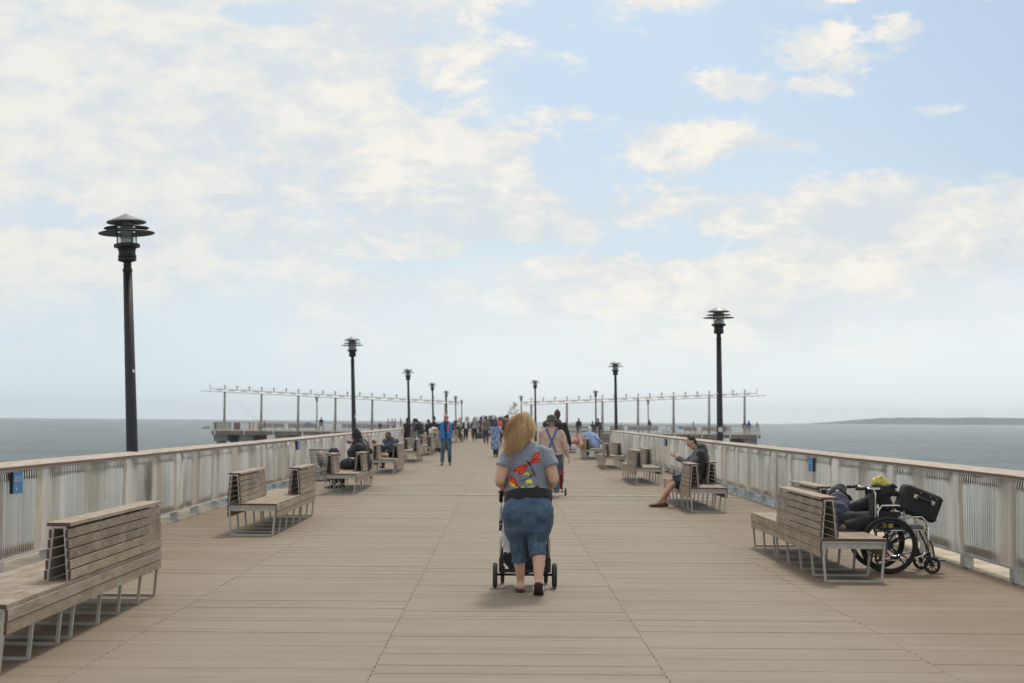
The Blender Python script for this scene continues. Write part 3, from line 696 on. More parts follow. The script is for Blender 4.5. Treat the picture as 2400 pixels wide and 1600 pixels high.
# ------------------------------------------------------------------ people
QUEUE = []
def blob(mb, name, m, parent=None, voxel=.012, smooth=6, fold=0., fs=9., loc=None, rot=None, zz=.55):
    o = mb.build(name, m, parent)
    if loc is not None: o.location = loc
    if rot is not None: o.rotation_euler = (0, 0, rot)
    r = o.modifiers.new('r', 'REMESH'); r.mode = 'VOXEL'; r.voxel_size = voxel; r.use_smooth_shade = True
    if smooth:
        s = o.modifiers.new('s', 'SMOOTH'); s.iterations = smooth; s.factor = .5
    QUEUE.append((o, fold, fs, zz)); return o
def flush():
    global QUEUE
    dg = bpy.context.evaluated_depsgraph_get()
    for o, fold, fs, zz in QUEUE:
        me = bpy.data.meshes.new_from_object(o.evaluated_get(dg)); old = o.data
        mats = list(old.materials); o.modifiers.clear(); o.data = me; me.materials.clear()
        for q in mats: me.materials.append(q)
        if fold:
            off = V((sum(map(ord, o.name)) % 97, 1.7, .3))
            nr = [v.normal.copy() for v in me.vertices]
            for v, nn in zip(me.vertices, nr):
                p = v.co
                h = noise.noise(V((p.x * fs, p.y * fs, p.z * fs * zz)) + off) + .5 * noise.noise(V((p.x * fs * 2.3, p.y * fs * 2.3, p.z * fs * zz * 1.8)) + off)
                h = h - abs(noise.noise(V((p.x * fs * 1.1 + p.z * 5, p.y * fs, p.z * fs * zz * 1.6 - p.x * 4)) - off)) * 1.2
                v.co = p + nn * fold * (h + .45)
        for p in me.polygons: p.use_smooth = True
        me.update()
    QUEUE = []
def ik(a, b, l1, l2, pole):
    a, b = V(a), V(b); d = b - a; L = min(d.length, (l1 + l2) * .998); u = d.normalized()
    x = (l1 * l1 - l2 * l2 + L * L) / (2 * L); h = sqrt(max(0, l1 * l1 - x * x))
    p = V(pole); p = p - u * p.dot(u); p.normalize()
    return a + u * x + p * h, a + u * L
def limb(mb, a, b, r0, r1, rm=None, side=(1, 0, 0), n=12, cap='round', cap2=None, k=.3):
    a, b = V(a), V(b)
    pts = [(a, r0, r0)]
    if rm: pts.append((a.lerp(b, k), rm, rm))
    pts.append((b, r1, r1)); mb.loft(pts, side=side, n=n, cap=cap, cap2=cap2)
def hand(mb, wr, d, nrm, s=1., curl=.35, left=False):
    """palm + four fingers + thumb; d points from the wrist, nrm is the palm-side normal"""
    d = V(d).normalized(); nrm = V(nrm); nrm = (nrm - d * nrm.dot(d)).normalized(); sd = d.cross(nrm) * (1 if left else -1)
    w = V(wr); pe = w + d * .088 * s
    mb.loft([(w - d * .01, .024 * s, .019 * s), (w + d * .03 * s, .036 * s, .016 * s), (pe, .041 * s, .013 * s)], side=tuple(sd), n=12)
    for i, (o_, l1, r_) in enumerate(((-.031, .068, .0082), (-.0105, .076, .0086), (.0105, .070, .0082), (.031, .054, .0074))):
        a = pe + sd * o_ * s; c = curl * (1 + .12 * i)
        m1 = a + (d * cos(c) + nrm * sin(c)) * l1 * .5 * s + sd * o_ * .10
        m2 = m1 + (d * cos(c * 2.2) + nrm * sin(c * 2.2)) * l1 * .5 * s
        mb.loft([(a, r_ * s * 1.05), (m1, r_ * s), (m2, r_ * s * .82)], side=tuple(sd), n=8)
    t0 = w + d * .025 * s - sd * .030 * s; t1 = t0 + (d * .7 - sd * .62 + nrm * .25).normalized() * .042 * s; t2 = t1 + (d * .9 - sd * .1 + nrm * .35).normalized() * .032 * s
    mb.loft([(t0, .0125 * s), (t1, .0105 * s), (t2, .0085 * s)], side=tuple(sd), n=8)
def head(mb, c, f, up, s=1., wide=1.):
    """c centre of skull, f facing, up axis"""
    f = V(f).normalized(); up = V(up); up = (up - f * up.dot(f)).normalized(); sd = f.cross(up)
    P = lambda a, b_, z: V(c) + sd * (a * s) + f * (b_ * s) + up * (z * s)
    secs = [(-.118, .052, .022, .020), (-.100, .036, .045, .044), (-.072, .016, .058, .072), (-.035, .004, .068, .086), (0, 0, .0735, .093), (.035, -.003, .0755, .097), (.068, -.006, .070, .090), (.095, -.008, .054, .070), (.112, -.01, .030, .038)]
    mb.loft([(P(0, o_, z), a * s * wide, b_ * s) for z, o_, a, b_ in secs], side=tuple(sd), n=18)
    mb.loft([(P(0, .088, .012), .008 * s, .008 * s), (P(0, .100, -.012), .011 * s, .011 * s), (P(0, .101, -.026), .015 * s, .010 * s)], side=tuple(sd), n=8)
    mb.loft([(P(0, .083, -.052), .022 * s, .008 * s), (P(0, .082, -.060), .021 * s, .009 * s)], side=tuple(sd), n=8)
    for q in (-1, 1):
        mb.loft([(P(q * .076, -.012, -.028), .007 * s, .012 * s), (P(q * .082, -.016, 0), .009 * s, .019 * s), (P(q * .080, -.018, .022), .007 * s, .015 * s)], side=tuple(sd), n=8)
        mb.loft([(P(q * .012, .093, .022), .007 * s, .007 * s), (P(q * .05, .080, .024), .007 * s, .007 * s)], side=tuple(up), n=6)
    return P
HAIRC = {'black': (.012, .010, .010), 'brown': (.05, .028, .018), 'grey': (.30, .29, .28), 'white': (.62, .60, .57), 'blonde': (.35, .22, .10), 'maroon': (.06, .018, .02)}
def person(label, loc, rz, H=1.75, b=1., feet=None, hands=None, hip=None, chest=None, hd=None, look=(0, 1, 0), shirt=None, pants=None, shoes=(.02, .02, .02), shoe_n='dark',
           hair='brown', hstyle='short', sk=(.47, .27, .19), hat=None, vox=.022, group=None, feet_dir=None, fold=.007, extras=None, female=False, curl=.5, hd_up=(0, 0, 1), handn=None, poles=None, kpole=(0, 1, 0), belly=1.):
    """local axes: x right, y ahead, z up. shirt=(name,colour,sleeve 'short'|'long'|'none',drop), pants=(name,colour,'long'|'short'|'capri'|'skirt')"""
    s = H / 1.75
    hip = V(hip or (0, 0, .93)) * s; chest = V(chest or (hip.x / s, hip.y / s + .02, hip.z / s + .46)) * s
    up = (chest - hip).normalized()
    hd = V(hd) * s if hd else chest + V((0, .03, .245)) * s
    feet = [V(f) * s for f in (feet or ((-.10, .0, 0), (.10, .0, 0)))]
    sw = .185 * (1 if not female else .9) * (.75 + .25 * b)
    sh = [chest + V((q * sw, -.005, 0)) * s for q in (-1, 1)]
    hands = [V(h) * s for h in (hands or ((-.27, .06, .80), (.27, .06, .80)))]
    hj = [hip + V((q * .093 * (.6 + .4 * b), 0, -.02)) * s for q in (-1, 1)]
    ank = [f + V((0, -.03 * s, .085 * s)) for f in feet]
    knees = []; el = []; wr = []
    for i in (0, 1):
        k, a = ik(hj[i], ank[i], .445 * s, .425 * s, kpole if not isinstance(kpole[0], tuple) else kpole[i]); knees.append(k); ank[i] = a
        pl = (poles[i] if poles else ((-.35 if i == 0 else .35), -1, -.35))
        e, w_ = ik(sh[i], hands[i], .295 * s, .265 * s, pl); el.append(e); wr.append(w_)
    fdir = [V(d).normalized() for d in (feet_dir or ((-.12, 1, 0), (.12, 1, 0)))]
    near = vox < .02; nseg = 14 if near else 10
    neck = hd - V(hd_up) * .135 * s + V((0, -.02, 0)) * s
    def torso(mb, g, lo=-.05, hi=1.):
        cx = lambda t: hip.lerp(chest, t)
        fw = V((0, 1, 0)) - up * up.y
        fw = fw.normalized() if fw.length > .1 else V((0, 0, 1))
        pts = [(cx(-.12), .150, .105), (cx(.05), .165, .118), (cx(.3), .148 * (.9 if female else 1), .108), (cx(.55), .155, .115), (cx(.85), .172, .118), (cx(1.04), .155, .095), (cx(1.14), .100, .075)]
        q = []
        for i, (c_, a, bb) in enumerate(pts):
            bl = (b if i < 5 else (1 + b) / 2) * (belly if 0 < i < 4 else 1)
            q.append((c_ + fw * ((bl - 1) * .05 * s), a * s * (.35 + .65 * b) + g, bb * s * bl + g))
        mb.loft(q, n=nseg + 4)
        for i in (0, 1): mb.ball(sh[i] - V((0, 0, .01)), (.062 * s * (.6 + .4 * b) + g,) * 3, n=10)
    # body
    mb = MB()
    torso(mb, -.004)
    limb(mb, chest.lerp(neck, .35), neck + V((0, 0, .03 * s)), .062 * s * (.7 + .3 * b), .054 * s * (.7 + .3 * b))
    P = head(mb, hd, look, hd_up, s, .95 + .05 * b)
    for i in (0, 1):
        q = (.6 + .4 * b)
        limb(mb, hj[i], knees[i], .084 * s * q, .054 * s * q, .080 * s * q); limb(mb, knees[i], ank[i], .052 * s * q, .034 * s, .057 * s * q)
        limb(mb, sh[i], el[i], .047 * s * q, .038 * s * q); limb(mb, el[i], wr[i], .038 * s * q, .025 * s, .037 * s * q)
        fd = fdir[i]; mb.loft([(ank[i] - V((0, 0, .035 * s)) - fd * .03 * s, .030 * s, .034 * s), (ank[i] - V((0, 0, .05 * s)) + fd * .07 * s, .036 * s, .028 * s), (ank[i] - V((0, 0, .062 * s)) + fd * .15 * s, .038 * s, .016 * s)], side=tuple(fd.cross(V((0, 0, 1)))), n=10)
        d = (wr[i] - el[i]).normalized()
        hn = handn[i] if handn else ((1 if i == 0 else -1), .1, 0)
        if vox < .026: hand(mb, wr[i], d, hn, s, curl, left=(i == 1))
        else: hand(mb, wr[i], d, hn, s * 1.12, curl * .6, left=(i == 1))
    o = blob(mb, 'person', skin() if sk == (.47, .27, .19) else mat('skin%d' % int(sk[0] * 100), sk, .55, 0, .1, 25, .1, .002), None, min(vox, .02), 3, loc=loc, rot=rz)
    o['label'] = label; o['category'] = 'person'
    if group: o['group'] = group
    # shirt
    if shirt:
        nm, col, sl, drop = shirt; mb = MB(); g = .016 * s
        torso(mb, g)
        cx = lambda t: hip.lerp(chest, t)
        mb.loft([(cx(.25), .165 * s * (.35 + .65 * b) * belly + g, .12 * s * b * belly + g), (cx(0), .172 * s * (.35 + .65 * b) + g, .125 * s * b + g), (cx(-drop), .176 * s * (.35 + .65 * b) + g, .13 * s * b + g)], n=18, cap='flat')
        limb(mb, chest.lerp(neck, .2), chest.lerp(neck, .5), .075 * s, .066 * s, cap='flat')
        for i in (0, 1):
            q = (.6 + .4 * b)
            if sl == 'short': limb(mb, sh[i], sh[i].lerp(el[i], .62), .060 * s * q + g * .4, .062 * s * q + g * .3, cap2='flat')
            elif sl == 'long':
                limb(mb, sh[i], el[i], .056 * s * q + g * .5, .047 * s * q + g * .4); limb(mb, el[i], el[i].lerp(wr[i], .97), .047 * s * q + g * .4, .033 * s + g * .3, .045 * s * q + g * .4, cap2='flat')
            else: limb(mb, sh[i], sh[i].lerp(el[i], .18), .058 * s * q, .055 * s * q, cap2='flat')
        blob(mb, 'shirt' if sl != 'coat' else 'coat', col if not isinstance(col, tuple) else cloth(nm, col), o, vox, 3, fold)
    if pants:
        nm, col, ln = pants; mb = MB(); g = .012 * s
        mb.loft([(hip.lerp(chest, .14), .158 * s * (.35 + .65 * b) + g, .110 * s * b + g), (hip, .170 * s * (.35 + .65 * b) + g, .122 * s * b + g), (hip - V((0, 0, .09 * s)), .165 * s * (.35 + .65 * b) + g, .118 * s * b + g)], n=18) if abs(up.z) > .3 and ln != 'sit' else None
        for i in (0, 1):
            q = (.6 + .4 * b)
            if ln == 'skirt': continue
            if ln == 'short': limb(mb, hj[i], hj[i].lerp(knees[i], .92), .092 * s * q + g, .082 * s * q + g, cap2='flat'); continue
            limb(mb, hj[i], knees[i], .088 * s * q + g, .060 * s * q + g, .084 * s * q + g)
            e = .95 if ln in ('long', 'sit') else .45
            limb(mb, knees[i], knees[i].lerp(ank[i], e), .060 * s * q + g, (.050 * s if ln in ('long', 'sit') else .066 * s) + g, cap2='flat')
        if ln == 'skirt':
            k = (knees[0] + knees[1]) / 2
            mb.loft([(hip.lerp(chest, .3), .15 * s * b + g, .11 * s * b + g), (hip, .185 * s * b + g, .15 * s * b + g), (hip.lerp(k, .6), .20 * s * b, .165 * s * b), (hip.lerp(k, 1.28), .205 * s * b, .17 * s * b)], n=20, cap='flat')
        blob(mb, 'skirt' if ln == 'skirt' else ('shorts' if ln == 'short' else 'trousers'), col if not isinstance(col, tuple) else cloth(nm, col), o, vox, 3, fold)
    if shoes:
        for i in (0, 1):
            mb = MB(); fd = fdir[i]; a = ank[i] - V((0, 0, .085 * s)); sd = tuple(fd.cross(V((0, 0, 1))))
            mb.loft([(a - fd * .055 * s + V((0, 0, .035 * s)), .036 * s, .036 * s), (a + V((0, 0, .045 * s)), .042 * s, .046 * s), (a + fd * .09 * s + V((0, 0, .035 * s)), .047 * s, .035 * s), (a + fd * .165 * s + V((0, 0, .028 * s)), .042 * s, .026 * s)], side=sd, n=12)
            blob(mb, 'shoe', mat('shoe_' + shoe_n, shoes, .6, 0, .15, 20), o, min(vox, .016), 2)
    f = V(look).normalized(); upv = V(hd_up); upv = (upv - f * upv.dot(f)).normalized(); sdv = tuple(f.cross(upv))
    hm = mat('hair_' + hair, HAIRC[hair], .6, 0, .3, 40, .5, .006)
    if hstyle != 'none':
        mb = MB()
        if hstyle == 'short':
            mb.loft([(P(0, -.045, -.065), .050 * s, .045 * s), (P(0, -.032, -.02), .074 * s, .070 * s), (P(0, -.028, .03), .0815 * s, .080 * s), (P(0, -.018, .070), .079 * s, .086 * s), (P(0, -.014, .098), .062 * s, .074 * s), (P(0, -.014, .114), .034 * s, .042 * s)], side=sdv, n=16)
        elif hstyle == 'thin':
            mb.loft([(P(0, -.045, -.05), .058 * s, .052 * s), (P(0, -.045, .0), .078 * s, .066 * s), (P(0, -.040, .055), .0795 * s, .070 * s), (P(0, -.03, .095), .062 * s, .064 * s), (P(0, -.025, .118), .034 * s, .042 * s)], side=sdv, n=16)
        elif hstyle == 'bob':
            mb.loft([(P(0, -.05, -.15), .070 * s, .045 * s), (P(0, -.045, -.09), .088 * s, .070 * s), (P(0, -.032, -.02), .092 * s, .082 * s), (P(0, -.020, .05), .090 * s, .098 * s), (P(0, -.010, .095), .070 * s, .085 * s), (P(0, -.01, .122), .036 * s, .05 * s)], side=sdv, n=16)
        elif hstyle == 'afro':
            mb.ball(P(0, -.03, .035), (.108 * s, .108 * s, .10 * s), n=14)
        elif hstyle == 'bun':
            mb.loft([(P(0, -.045, -.05), .052 * s, .045 * s), (P(0, -.03, .0), .077 * s, .075 * s), (P(0, -.015, .06), .080 * s, .093 * s), (P(0, -.01, .105), .055 * s, .070 * s)], side=sdv, n=16); mb.ball(P(0, -.06, .10), .045 * s)
        blob(mb, 'hair', hm, o, min(vox, .012), 2, .003, 30)
    if hat:
        kind, hc = hat; hmn = cloth('hat_%s_%d' % (kind, int(hc[0] * 200 + hc[2] * 91)), hc); mb = MB()
        if kind == 'cap':
            mb.loft([(P(0, -.006, .035), .086 * s, .104 * s), (P(0, -.008, .085), .084 * s, .100 * s), (P(0, -.01, .125), .060 * s, .075 * s)], side=sdv, n=16); mb.loft([(P(0, .085, .045), .070 * s, .010 * s), (P(0, .15, .035), .055 * s, .008 * s)], side=sdv, n=12)
        elif kind == 'beanie': mb.loft([(P(0, -.012, .02), .085 * s, .102 * s), (P(0, -.012, .085), .084 * s, .098 * s), (P(0, -.012, .13), .055 * s, .065 * s)], side=sdv, n=16)
        elif kind == 'bucket': mb.loft([(P(0, -.01, -.03), .125 * s, .135 * s), (P(0, -.01, .03), .098 * s, .108 * s), (P(0, -.01, .12), .078 * s, .088 * s)], side=sdv, n=16)
        elif kind == 'hood':
            mb.loft([(P(0, -.06, -.17), .12 * s, .10 * s), (P(0, -.045, -.08), .115 * s, .105 * s), (P(0, -.03, .02), .112 * s, .115 * s), (P(0, -.03, .09), .10 * s, .112 * s), (P(0, -.035, .14), .06 * s, .07 * s)], side=sdv, n=18)
        blob(mb, 'hat' if kind != 'hood' else 'hood', hmn, o, min(vox, .014), 2, .003, 20)
    if extras: extras(o, P, dict(hip=hip, chest=chest, sh=sh, el=el, wr=wr, knees=knees, ank=ank, hd=hd, s=s, sdv=V(sdv), f=f, hj=hj, neck=neck))
    return o
def glasses(o, P, J, dark=True):
    mb = MB()
    for q in (-1, 1):
        c = P(q * .034, .096, .014); mb.loft([(c - J['f'] * .003, .027, .018), (c + J['f'] * .003, .027, .018)], side=tuple(J['sdv']), n=12, cap='flat')
        mb.bar(P(q * .062, .09, .018), P(q * .08, -.01, .012), .004, .006)
    mb.bar(P(-.012, .10, .018), P(.012, .10, .018), .004, .005)
    mb.build('sunglasses' if dark else 'glasses', mat('glass_dark', (.01, .01, .012), .15, 0, .1, 9, 0) if dark else m_galv, o)
def eyes(o, P, J):
    mb = MB()
    for q in (-1, 1): mb.ball(P(q * .032, .086, .010), (.014 * J['s'], .008 * J['s'], .006 * J['s']), n=8)
    mb.build('eyes', mat('eye_dark', (.03, .02, .02), .3, 0, 0, 9, 0), o)
def eyes_only(o, P, J): eyes(o, P, J)
# ------------------------------------------------------------------ woman with the stroller (the main figure)
WX, WY = .235, 13.30
SKW = (.56, .33, .235)
m_skw = mat('skin_fair', SKW, .5, 0, .07, 22, .12, .002)
m_tee, nt, b = nmat('slate_tee_fabric'); f = tex(nt, 9, 5); f2 = tex(nt, 180, 3)
nt.links.new(mixc(nt, ramp(nt, f, .3, .7), (.175, .205, .255), (.225, .255, .305)), b.inputs['Base Color']); b.inputs['Roughness'].default_value = .9; b.inputs['Sheen Weight'].default_value = .2; bump(nt, b, f2, .25, .001)
m_denim, nt, b = nmat('capri_denim'); f = tex(nt, 7, 6, rough=.65); f2 = tex(nt, 260, 2, stretch=(1, 1, .3)); f3 = tex(nt, 26, 4, stretch=(1, 1, .35))
c = mixc(nt, ramp(nt, f, .3, .72), (.038, .072, .128), (.085, .138, .210)); c = mixc(nt, ramp(nt, f3, .5, .75, 0, .4), c, (.15, .21, .29))
nt.links.new(c, b.inputs['Base Color']); b.inputs['Roughness'].default_value = .9; bump(nt, b, f2, .3, .001)
w = MB()
L = lambda *p: V(p)
# torso, neck, head (looking ahead, slightly right)
w.loft([(L(.005, .02, .74), .19, .155), (L(.008, .03, .86), .20, .15), (L(.003, .06, 1.0), .165, .125), (L(0, .06, 1.15), .175, .125), (L(-.002, .05, 1.27), .185, .12), (L(-.002, .045, 1.330), .14, .090), (L(0, .05, 1.375), .085, .07)], n=20)
limb(w, (-.004, .05, 1.36), (-.022, .065, 1.48), .066, .058)
HPw = head(w, (-.030, .075, 1.562), (.08, 1, -.03), (0, 0, 1), .97, 1.0)
arms = []
for q, s0, e0, w0 in ((-1, (-.185, .03, 1.295), (-.255, -.015, 1.050), (-.215, .235, .958)), (1, (.180, .03, 1.30), (.246, -.015, 1.06), (.205, .235, .962))):
    s0, e0, w0 = V(s0), V(e0), V(w0)
    w.loft([(s0 + V((-q * .01, 0, -.02)), .050), (s0.lerp(e0, .35), .064), (s0.lerp(e0, .7), .058), (e0, .050)], n=14)
    w.loft([(e0, .049), (e0.lerp(w0, .35), .047), (w0, .029)], n=14)
    d = (w0 - e0).normalized(); hand(w, w0, (0, .75, -.25 if q else 0), (0, -.2, -1), .95, .95, left=(q == 1)); arms.append((s0, e0, w0))
# legs
w.loft([(L(-.10, .03, .72), .11, .12), (L(-.09, .09, .46), .062, .066)], n=14); w.loft([(L(-.09, .09, .46), .058), (L(-.075, .10, .33), .062, .064), (L(-.06, .13, .2), .045), (L(-.053, .155, .10), .036)], n=14)
w.loft([(L(.105, .02, .72), .115, .12), (L(.100, .03, .46), .066, .07)], n=14); w.loft([(L(.100, .03, .46), .060), (L(.112, -.045, .35), .064, .066), (L(.109, -.11, .24), .050), (L(.105, -.165, .15), .037)], n=14)
# feet: left flat, right pushing off with the heel raised
w.loft([(L(-.053, .125, .055), .034, .038), (L(-.055, .19, .05), .036, .035), (L(-.060, .27, .035), .043, .020), (L(-.062, .33, .03), .038, .013)], n=12)
w.loft([(L(.105, -.185, .125), .034, .034), (L(.106, -.15, .085), .036, .032), (L(.108, -.09, .035), .043, .020), (L(.108, -.035, .022), .040, .013)], n=12)
W = blob(w, 'person', m_skw, None, .0085, 4, loc=(WX, WY, 0))
tag(W, 'long-haired blonde woman in grey dragonfly tee and blue capris pushing a stroller', 'person')
# tee
w = MB()
w.loft([(L(.004, .045, .925), .213, .162), (L(.004, .055, 1.0), .203, .152), (L(.002, .06, 1.12), .200, .146), (L(0, .05, 1.24), .207, .143), (L(-.002, .045, 1.31), .190, .118), (L(-.002, .045, 1.372), .115, .085), (L(-.002, .05, 1.40), .085, .07)], n=24, cap='flat')
for q, (s0, e0, w0) in zip((-1, 1), arms):
    o_ = V((q * .004, 0, 0)); w.loft([(s0 + V((-q * .055, 0, .022)), .062, .070), (s0 + V((-q * .012, 0, -.012)), .070, .080), (s0.lerp(e0, .30) + V((-q * .004, 0, 0)), .073, .088), (s0.lerp(e0, .50) + V((q * .003, 0, 0)), .078, .094)], n=18, cap2='flat', side=(1, 0, 0))
TEE = blob(w, 'tee_shirt', m_tee, W, .0085, 2, .013, 9.5, zz=.4)
w = MB(); w.loft([(L(.004, .045, .952), .216, .166), (L(.006, .035, .91), .223, .175), (L(.010, .024, .862), .229, .183)], n=24, cap='flat')
blob(w, 'waist_band', cloth('black_jersey', (.012, .012, .015), .1), W, .009, 2, .007, 7)
# capris
w = MB()
w.loft([(L(.008, .03, .905), .200, .152), (L(.010, .022, .84), .220, .172), (L(.010, .01, .77), .232, .188), (L(.012, .015, .70), .226, .178)], n=24)
w.ball((-.10, -.07, .775), (.125, .105, .125)); w.ball((.118, -.075, .770), (.130, .108, .130))
w.loft([(L(-.108, .02, .74), .128, .150), (L(-.103, .04, .60), .112, .128), (L(-.081, .085, .48), .081, .092), (L(-.074, .10, .35), .072, .080), (L(-.068, .11, .285), .071, .078)], n=20, cap2='flat')
w.loft([(L(.120, .0, .74), .130, .150), (L(.110, .0, .60), .116, .132), (L(.089, .02, .48), .090, .102), (L(.100, -.01, .40), .082, .094), (L(.104, -.035, .345), .081, .090)], n=20, cap2='flat')
PANT = blob(w, 'capri_trousers', m_denim, W, .0085, 3, .0085, 7.0, zz=1.0)
# sandals
m_sole = mat('sandal_sole', (.045, .022, .020), .6, 0, .2, 20); m_strap = mat('sandal_strap_white', (.66, .64, .62), .5, 0, .1, 20)
for nm, pts, st in (('left', [(L(-.053, .105, .016), .040, .020), (L(-.056, .19, .014), .042, .016), (L(-.062, .28, .011), .050, .011), (L(-.064, .345, .010), .040, .010)], (L(-.06, .29, .045), (0, 1, 0))),
                    ('right', [(L(.105, -.215, .118), .040, .018), (L(.106, -.165, .060), .042, .016), (L(.109, -.095, .012), .050, .012), (L(.109, -.03, .008), .042, .009)], (L(.107, -.10, .055), (0, .8, -.6)))):
    w = MB(); w.loft(pts, n=14, side=(1, 0, 0)); S_ = w.build('sandal', m_sole, W, smooth=True)
    w = MB(); c_ = st[0]; d_ = V(st[1]).normalized()
    w.loft([(c_ - d_ * .03, .051, .034), (c_ + d_ * .025, .052, .030)], n=18, side=(1, 0, 0), cap='flat'); w.build('strap', m_strap, S_, smooth=True)
# stroller-hair: a base mass plus a few thousand fine strands blown to the left
m_hair, nt, b = nmat('blonde_hair'); geo = nd(nt, 'ShaderNodeNewGeometry'); f = tex(nt, 5, 4)
c = mixc(nt, ramp(nt, geo.outputs['Random Per Island'], .0, 1), (.55, .34, .14), (.95, .74, .45)); c = mixc(nt, ramp(nt, f, .42, .66, 0, .45), c, (.42, .23, .085))
nt.links.new(c, b.inputs['Base Color']); b.inputs['Roughness'].default_value = .42
m_hairb = mat('blonde_hair_base', (.40, .205, .085), .7, 0, .35, 30, .8, .01)
w = MB()
hc = V((-.034, .060, 1.572))
w.ball(hc + V((0, -.012, .008)), (.084, .112, .106), n=18)
w.loft([(hc + V((0, -.05, -.02)), .080, .070), (L(-.060, -.02, 1.47), .090, .060), (L(-.105, -.05, 1.40), .078, .040), (L(-.145, -.07, 1.345), .050, .022)], n=16, side=(1, 0, 0))
HB = blob(w, 'hair', m_hairb, W, .010, 4, .006, 16)
w = MB(); rr = random.Random(4)
for i in range(5200):
    a = rr.uniform(0, 2 * pi); el_ = rr.uniform(-.25, 1.45)
    d = V((cos(a) * cos(el_) * .087, sin(a) * cos(el_) * .116, sin(el_) * .110))
    if d.y > .06 and d.z < .05: continue
    p0 = hc + V((0, -.012, .008)) + d
    t = rr.random(); right = d.x > .035
    if right and rr.random() < .55: tip = V((.040 + rr.uniform(-.03, .02), -.06 + rr.uniform(-.02, .05), 1.44 + rr.uniform(-.02, .05)))
    else:
        u = rr.random()
        tip = V((-.198, -.06, 1.305)).lerp(V((-.05, -.085, 1.405)), u ** 1.0) + V((rr.gauss(0, .022), rr.gauss(0, .02), rr.gauss(0, .026)))
        if rr.random() < .22: tip = V((-.195, -.02, 1.46)) + V((rr.gauss(0, .018), rr.gauss(0, .03), rr.gauss(0, .05)))
    mid = p0 * .5 + tip * .5 + V((d.x * .30 - .02 * (not right), -.045 + d.y * .3, .03)) + V((rr.gauss(0, .016), rr.gauss(0, .012), rr.gauss(0, .014)))
    # keep the middle of the strand outside the head mass
    pts = []
    for k in range(8):
        q = k / 7; p = p0 * (1 - q) ** 2 + mid * 2 * q * (1 - q) + tip * q * q
        p += V((sin(q * 9 + i) * .0035, cos(q * 7 + i * 2) * .003, sin(q * 11 + i * .7) * .003)) * q
        dd = p - (hc + V((0, -.012, .008))); g = sqrt((dd.x / .087) ** 2 + (dd.y / .116) ** 2 + (dd.z / .110) ** 2)
        if g < 1.0: p = hc + V((0, -.012, .008)) + dd / max(g, .3) * 1.0
        pts.append(p)
    r_ = rr.uniform(.0007, .0014); vs = []; fs = []
    for k, p in enumerate(pts):
        rk = r_ * (1 - .7 * (k / 7) ** 2)
        for m_ in range(3): vs.append(p + V((rk * cos(2.09 * m_), rk * sin(2.09 * m_), 0)))
    for k in range(7):
        for m_ in range(3): fs.append((k * 3 + m_, k * 3 + (m_ + 1) % 3, k * 3 + 3 + (m_ + 1) % 3, k * 3 + 3 + m_))
    w.add(vs, fs)
w.build('hair_strands', m_hair, HB, smooth=True)
# --- print on the tee (drawn in photo of the shirt: u right, v down; converted to body coordinates)
def uv(u, v): return ((1140 + u / 6.533 - 1183.6) * .00399 - WX + .0018, 1.62 - (950 + v / 6.533 - 980.7) * .00399)
RED, DRED, YEL, ORG, WINE = (.50, .012, .010), (.22, .006, .010), (.70, .62, .06), (.75, .16, .02), (.060, .010, .018)
def leaf(a, b_, wd, asym=0., n=12):
    """a pointed wing outline from a (root) to b (tip), half width wd"""
    ax, ay = a; bx, by = b_; dx, dy = bx - ax, by - ay; L_ = sqrt(dx * dx + dy * dy); nx, ny = -dy / L_, dx / L_
    o_ = []
    for sgn in (1, -1):
        rng = range(n + 1) if sgn == 1 else range(n - 1, 0, -1)
        for i in rng:
            t = i / n; h = wd * (sin(pi * t ** 1.55) ** .8 if 0 < t < 1 else 0) * (1 + asym * sgn)
            o_.append((ax + dx * t + nx * h * sgn, ay + dy * t + ny * h * sgn))
    return o_
PRINTS = []
def pr(name, col, outl, lift=.0025): PRINTS.append((name, col, outl, lift))
def dfly(root, wings, body, bits):
    for i, (tip, wd, col) in enumerate(wings): pr('dragonfly_wing', col, leaf(root, tip, wd))
    for a, b_, wd, col in bits: pr('wing_vein', col, leaf(a, b_, wd), .0035)
    for a, b_, wd in body: pr('dragonfly_body', WINE, leaf(a, b_, wd, n=8), .0045)
dfly((690, 870), [((850, 690), 34, RED), ((875, 800), 34, RED), ((440, 995), 34, RED), ((525, 1045), 34, RED)],
     [((640, 815), (720, 900), 20), ((690, 880), (800, 1075), 9)],
     [((740, 810), (830, 720), 12, ORG), ((740, 850), (850, 815), 9, ORG), ((650, 900), (490, 975), 10, ORG), ((640, 930), (550, 1015), 11, ORG), ((700, 865), (765, 800), 5, DRED), ((660, 890), (560, 940), 5, DRED)])
dfly((545, 1255), [((400, 1060), 36, RED), ((372, 1130), 30, ORG), ((385, 1165), 22, YEL)], [((500, 1200), (590, 1280), 16), ((520, 1165), (680, 1085), 6), ((670, 1090), (748, 1038), 13)], [((500, 1190), (420, 1090), 9, ORG), ((490, 1215), (400, 1170), 7, YEL)])
for a, b_, wd, col in (((600, 1040), (672, 1015), 17, YEL), ((660, 985), (690, 1060), 13, YEL), ((640, 1190), (690, 1115), 25, YEL), ((730, 1190), (705, 1105), 24, YEL), ((570, 1228), (615, 1225), 16, YEL), ((650, 1235), (790, 1232), 19, YEL), ((690, 1268), (745, 1290), 14, ORG), ((850, 1240), (950, 1295), 12, YEL), ((860, 1225), (930, 1250), 7, YEL), ((610, 1262), (690, 1270), 9, DRED)): pr('flower_print', col, leaf(a, b_, wd))
pr('dragonfly_body', WINE, leaf((770, 1215), (850, 1230), 16)); pr('dragonfly_body', WINE, leaf((815, 1180), (830, 1255), 10))
